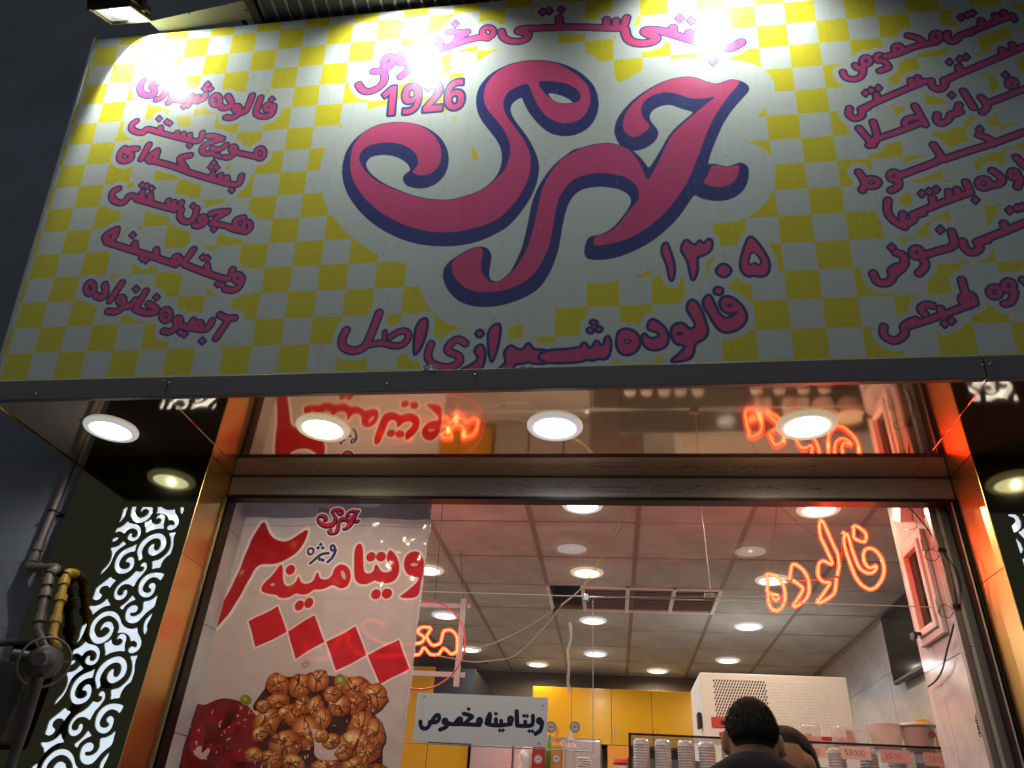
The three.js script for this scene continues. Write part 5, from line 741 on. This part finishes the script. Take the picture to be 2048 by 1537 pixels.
const hairF = (x, y, z) => { const up = y - hairLine(x, z), ear = Math.abs(x) < 0.066 ? 1 : ell(x, y, z, [Math.sign(x) * 0.085, 1.64, 0.0], [0.02, 0.042, 0.028]); const grow = Math.max(0, Math.min(1, up / 0.045)) * Math.max(0, Math.min(1, ear / 0.012)) * Math.max(0, Math.min(1, (0.092 - z) / 0.02)); return headF(x, y, z) + 0.003 - 0.0115 * grow; };
const hairGeo = surface(hairF, [-0.11, 1.50, -0.13], [0.11, 1.80, 0.12], 0.006);
function person(label, pos, turn, tip, skin, hair, shirt, scale, bald) {
  const o = thing('person', label, 'person', null, pos); o.rotation.y = turn; o.scale.setScalar(scale);
  const paint = (g, fn) => { const p = g.attributes.position, c = new Float32Array(p.count * 3), k = new THREE.Color(); for (let i = 0; i < p.count; i++) { k.copy(fn(p.getX(i), p.getY(i), p.getZ(i))); k.toArray(c, i * 3); } g.setAttribute('color', new THREE.BufferAttribute(c, 3)); return g; };
  const lip = lin(0.32, 0.12, 0.09), eye = lin(0.03, 0.02, 0.02), hg = headGeo.clone(), hr = hairGeo.clone(), pivot = new THREE.Matrix4().makeTranslation(0, 1.50 + tip[3], -0.02 + tip[4]).multiply(new THREE.Matrix4().makeRotationFromEuler(new THREE.Euler(tip[0], tip[1], tip[2]))).multiply(new THREE.Matrix4().makeScale(0.92, 1, 1)).multiply(new THREE.Matrix4().makeTranslation(0, -1.50, 0.02));
  paint(hg, (x, y, z) => (z > 0.08 && Math.abs(y - 1.585) < 0.009 && Math.abs(x) < 0.024 ? lip : z > 0.07 && Math.abs(Math.abs(x) - 0.031) < 0.011 && Math.abs(y - 1.667) < 0.006 ? eye : z > 0.06 && Math.abs(y - 1.692) < 0.007 && Math.abs(x) < 0.05 && Math.abs(x) > 0.012 ? hair : y < 1.625 && z > 0.02 && Math.abs(x) < 0.07 ? skin.clone().lerp(hair, 0.35) : skin));
  const bg = paint(bodyGeo.clone(), (x, y) => (Math.abs(x) > 0.17 && y < 0.86 && y > 0.6 ? skin : y > 0.9 ? shirt : y < 0.075 ? lin(0.02, 0.018, 0.016) : lin(0.02, 0.022, 0.03)));
  const hgp = hg.applyMatrix4(pivot); hgp.deleteAttribute('uv');
  part('body', mergeGeometries([hgp.toNonIndexed(), bg.toNonIndexed()]), phys({ vertexColors: true, roughness: 0.9, specularIntensity: 0.5 }), o);
  const hm = std({ vertexColors: true, roughness: 0.8 });
  paint(hr, (x, y, z) => hair.clone().lerp(skin, Math.max(0, 1 - Math.hypot(x * 1.05, z + 0.03) / (0.075 * bald)) * 0.5 * rr(0.5, 1.2) + 0.05 * rnd() ** 2)); const hp = hr.attributes.position, hn = hr.attributes.normal, hc = hr.attributes.color, sp = [], sn = [], sc = [], d = V(0, 0, 0), n = V(0, 0, 0), q = V(0, 0, 0);
  for (let i = 0; i < hp.count; i++) { const x = hp.getX(i), y = hp.getY(i), z = hp.getZ(i); if (headF(x, y, z) < 0.004) continue;
    for (let k = 0; k < 3; k++) { n.fromBufferAttribute(hn, i); d.set(rr(-0.5, 0.5), -0.75, -0.45 + rr(-0.4, 0.4)).addScaledVector(n, 0.55).normalize(); q.crossVectors(n, d).normalize().multiplyScalar(0.0011); const a = V(x + rr(-0.003, 0.003), y + rr(-0.003, 0.003), z + rr(-0.003, 0.003)), b = a.clone().addScaledVector(d, rr(0.006, 0.012)), t = rr(0.4, 1.8); for (const v of [a.clone().add(q), a.clone().sub(q), b]) { sp.push(v.x, v.y, v.z); sn.push(n.x, n.y, n.z); sc.push(hc.getX(i) * t, hc.getY(i) * t, hc.getZ(i) * t); } } }
  const sg = new THREE.BufferGeometry(); sg.setAttribute('position', new THREE.Float32BufferAttribute(sp, 3)); sg.setAttribute('normal', new THREE.Float32BufferAttribute(sn, 3)); sg.setAttribute('color', new THREE.Float32BufferAttribute(sc, 3));
  part('hair', mergeGeometries([hr.toNonIndexed(), sg]).applyMatrix4(pivot), hm, o);
  part('collar', new THREE.TorusGeometry(0.076, 0.018, 10, 32).scale(1, 1, 1.6).rotateX(Math.PI / 2 - 0.22).translate(0, 1.49, -0.026), std({ color: shirt, roughness: 0.8 }), o);
}
person('person with thinning short dark hair in a black shirt, back turned, before the counter', [0.428, 0.22, -2.6], Math.PI - 0.12, [0.30, 0.05, 0.02, -0.045, 0.03], lin(0.33, 0.17, 0.105), lin(0.010, 0.007, 0.006), lin(0.008, 0.008, 0.009), 1.036, 1);
person('person with dark hair and stubble leaning beside the other customer, face toward the street', [0.645, 0.22, -2.98], -0.85, [0.16, 0.0, 0.08, -0.03, 0.02], lin(0.40, 0.20, 0.11), lin(0.014, 0.010, 0.009), lin(0.012, 0.012, 0.013), 1.0, 0.01);

renderer.render(scene, camera);
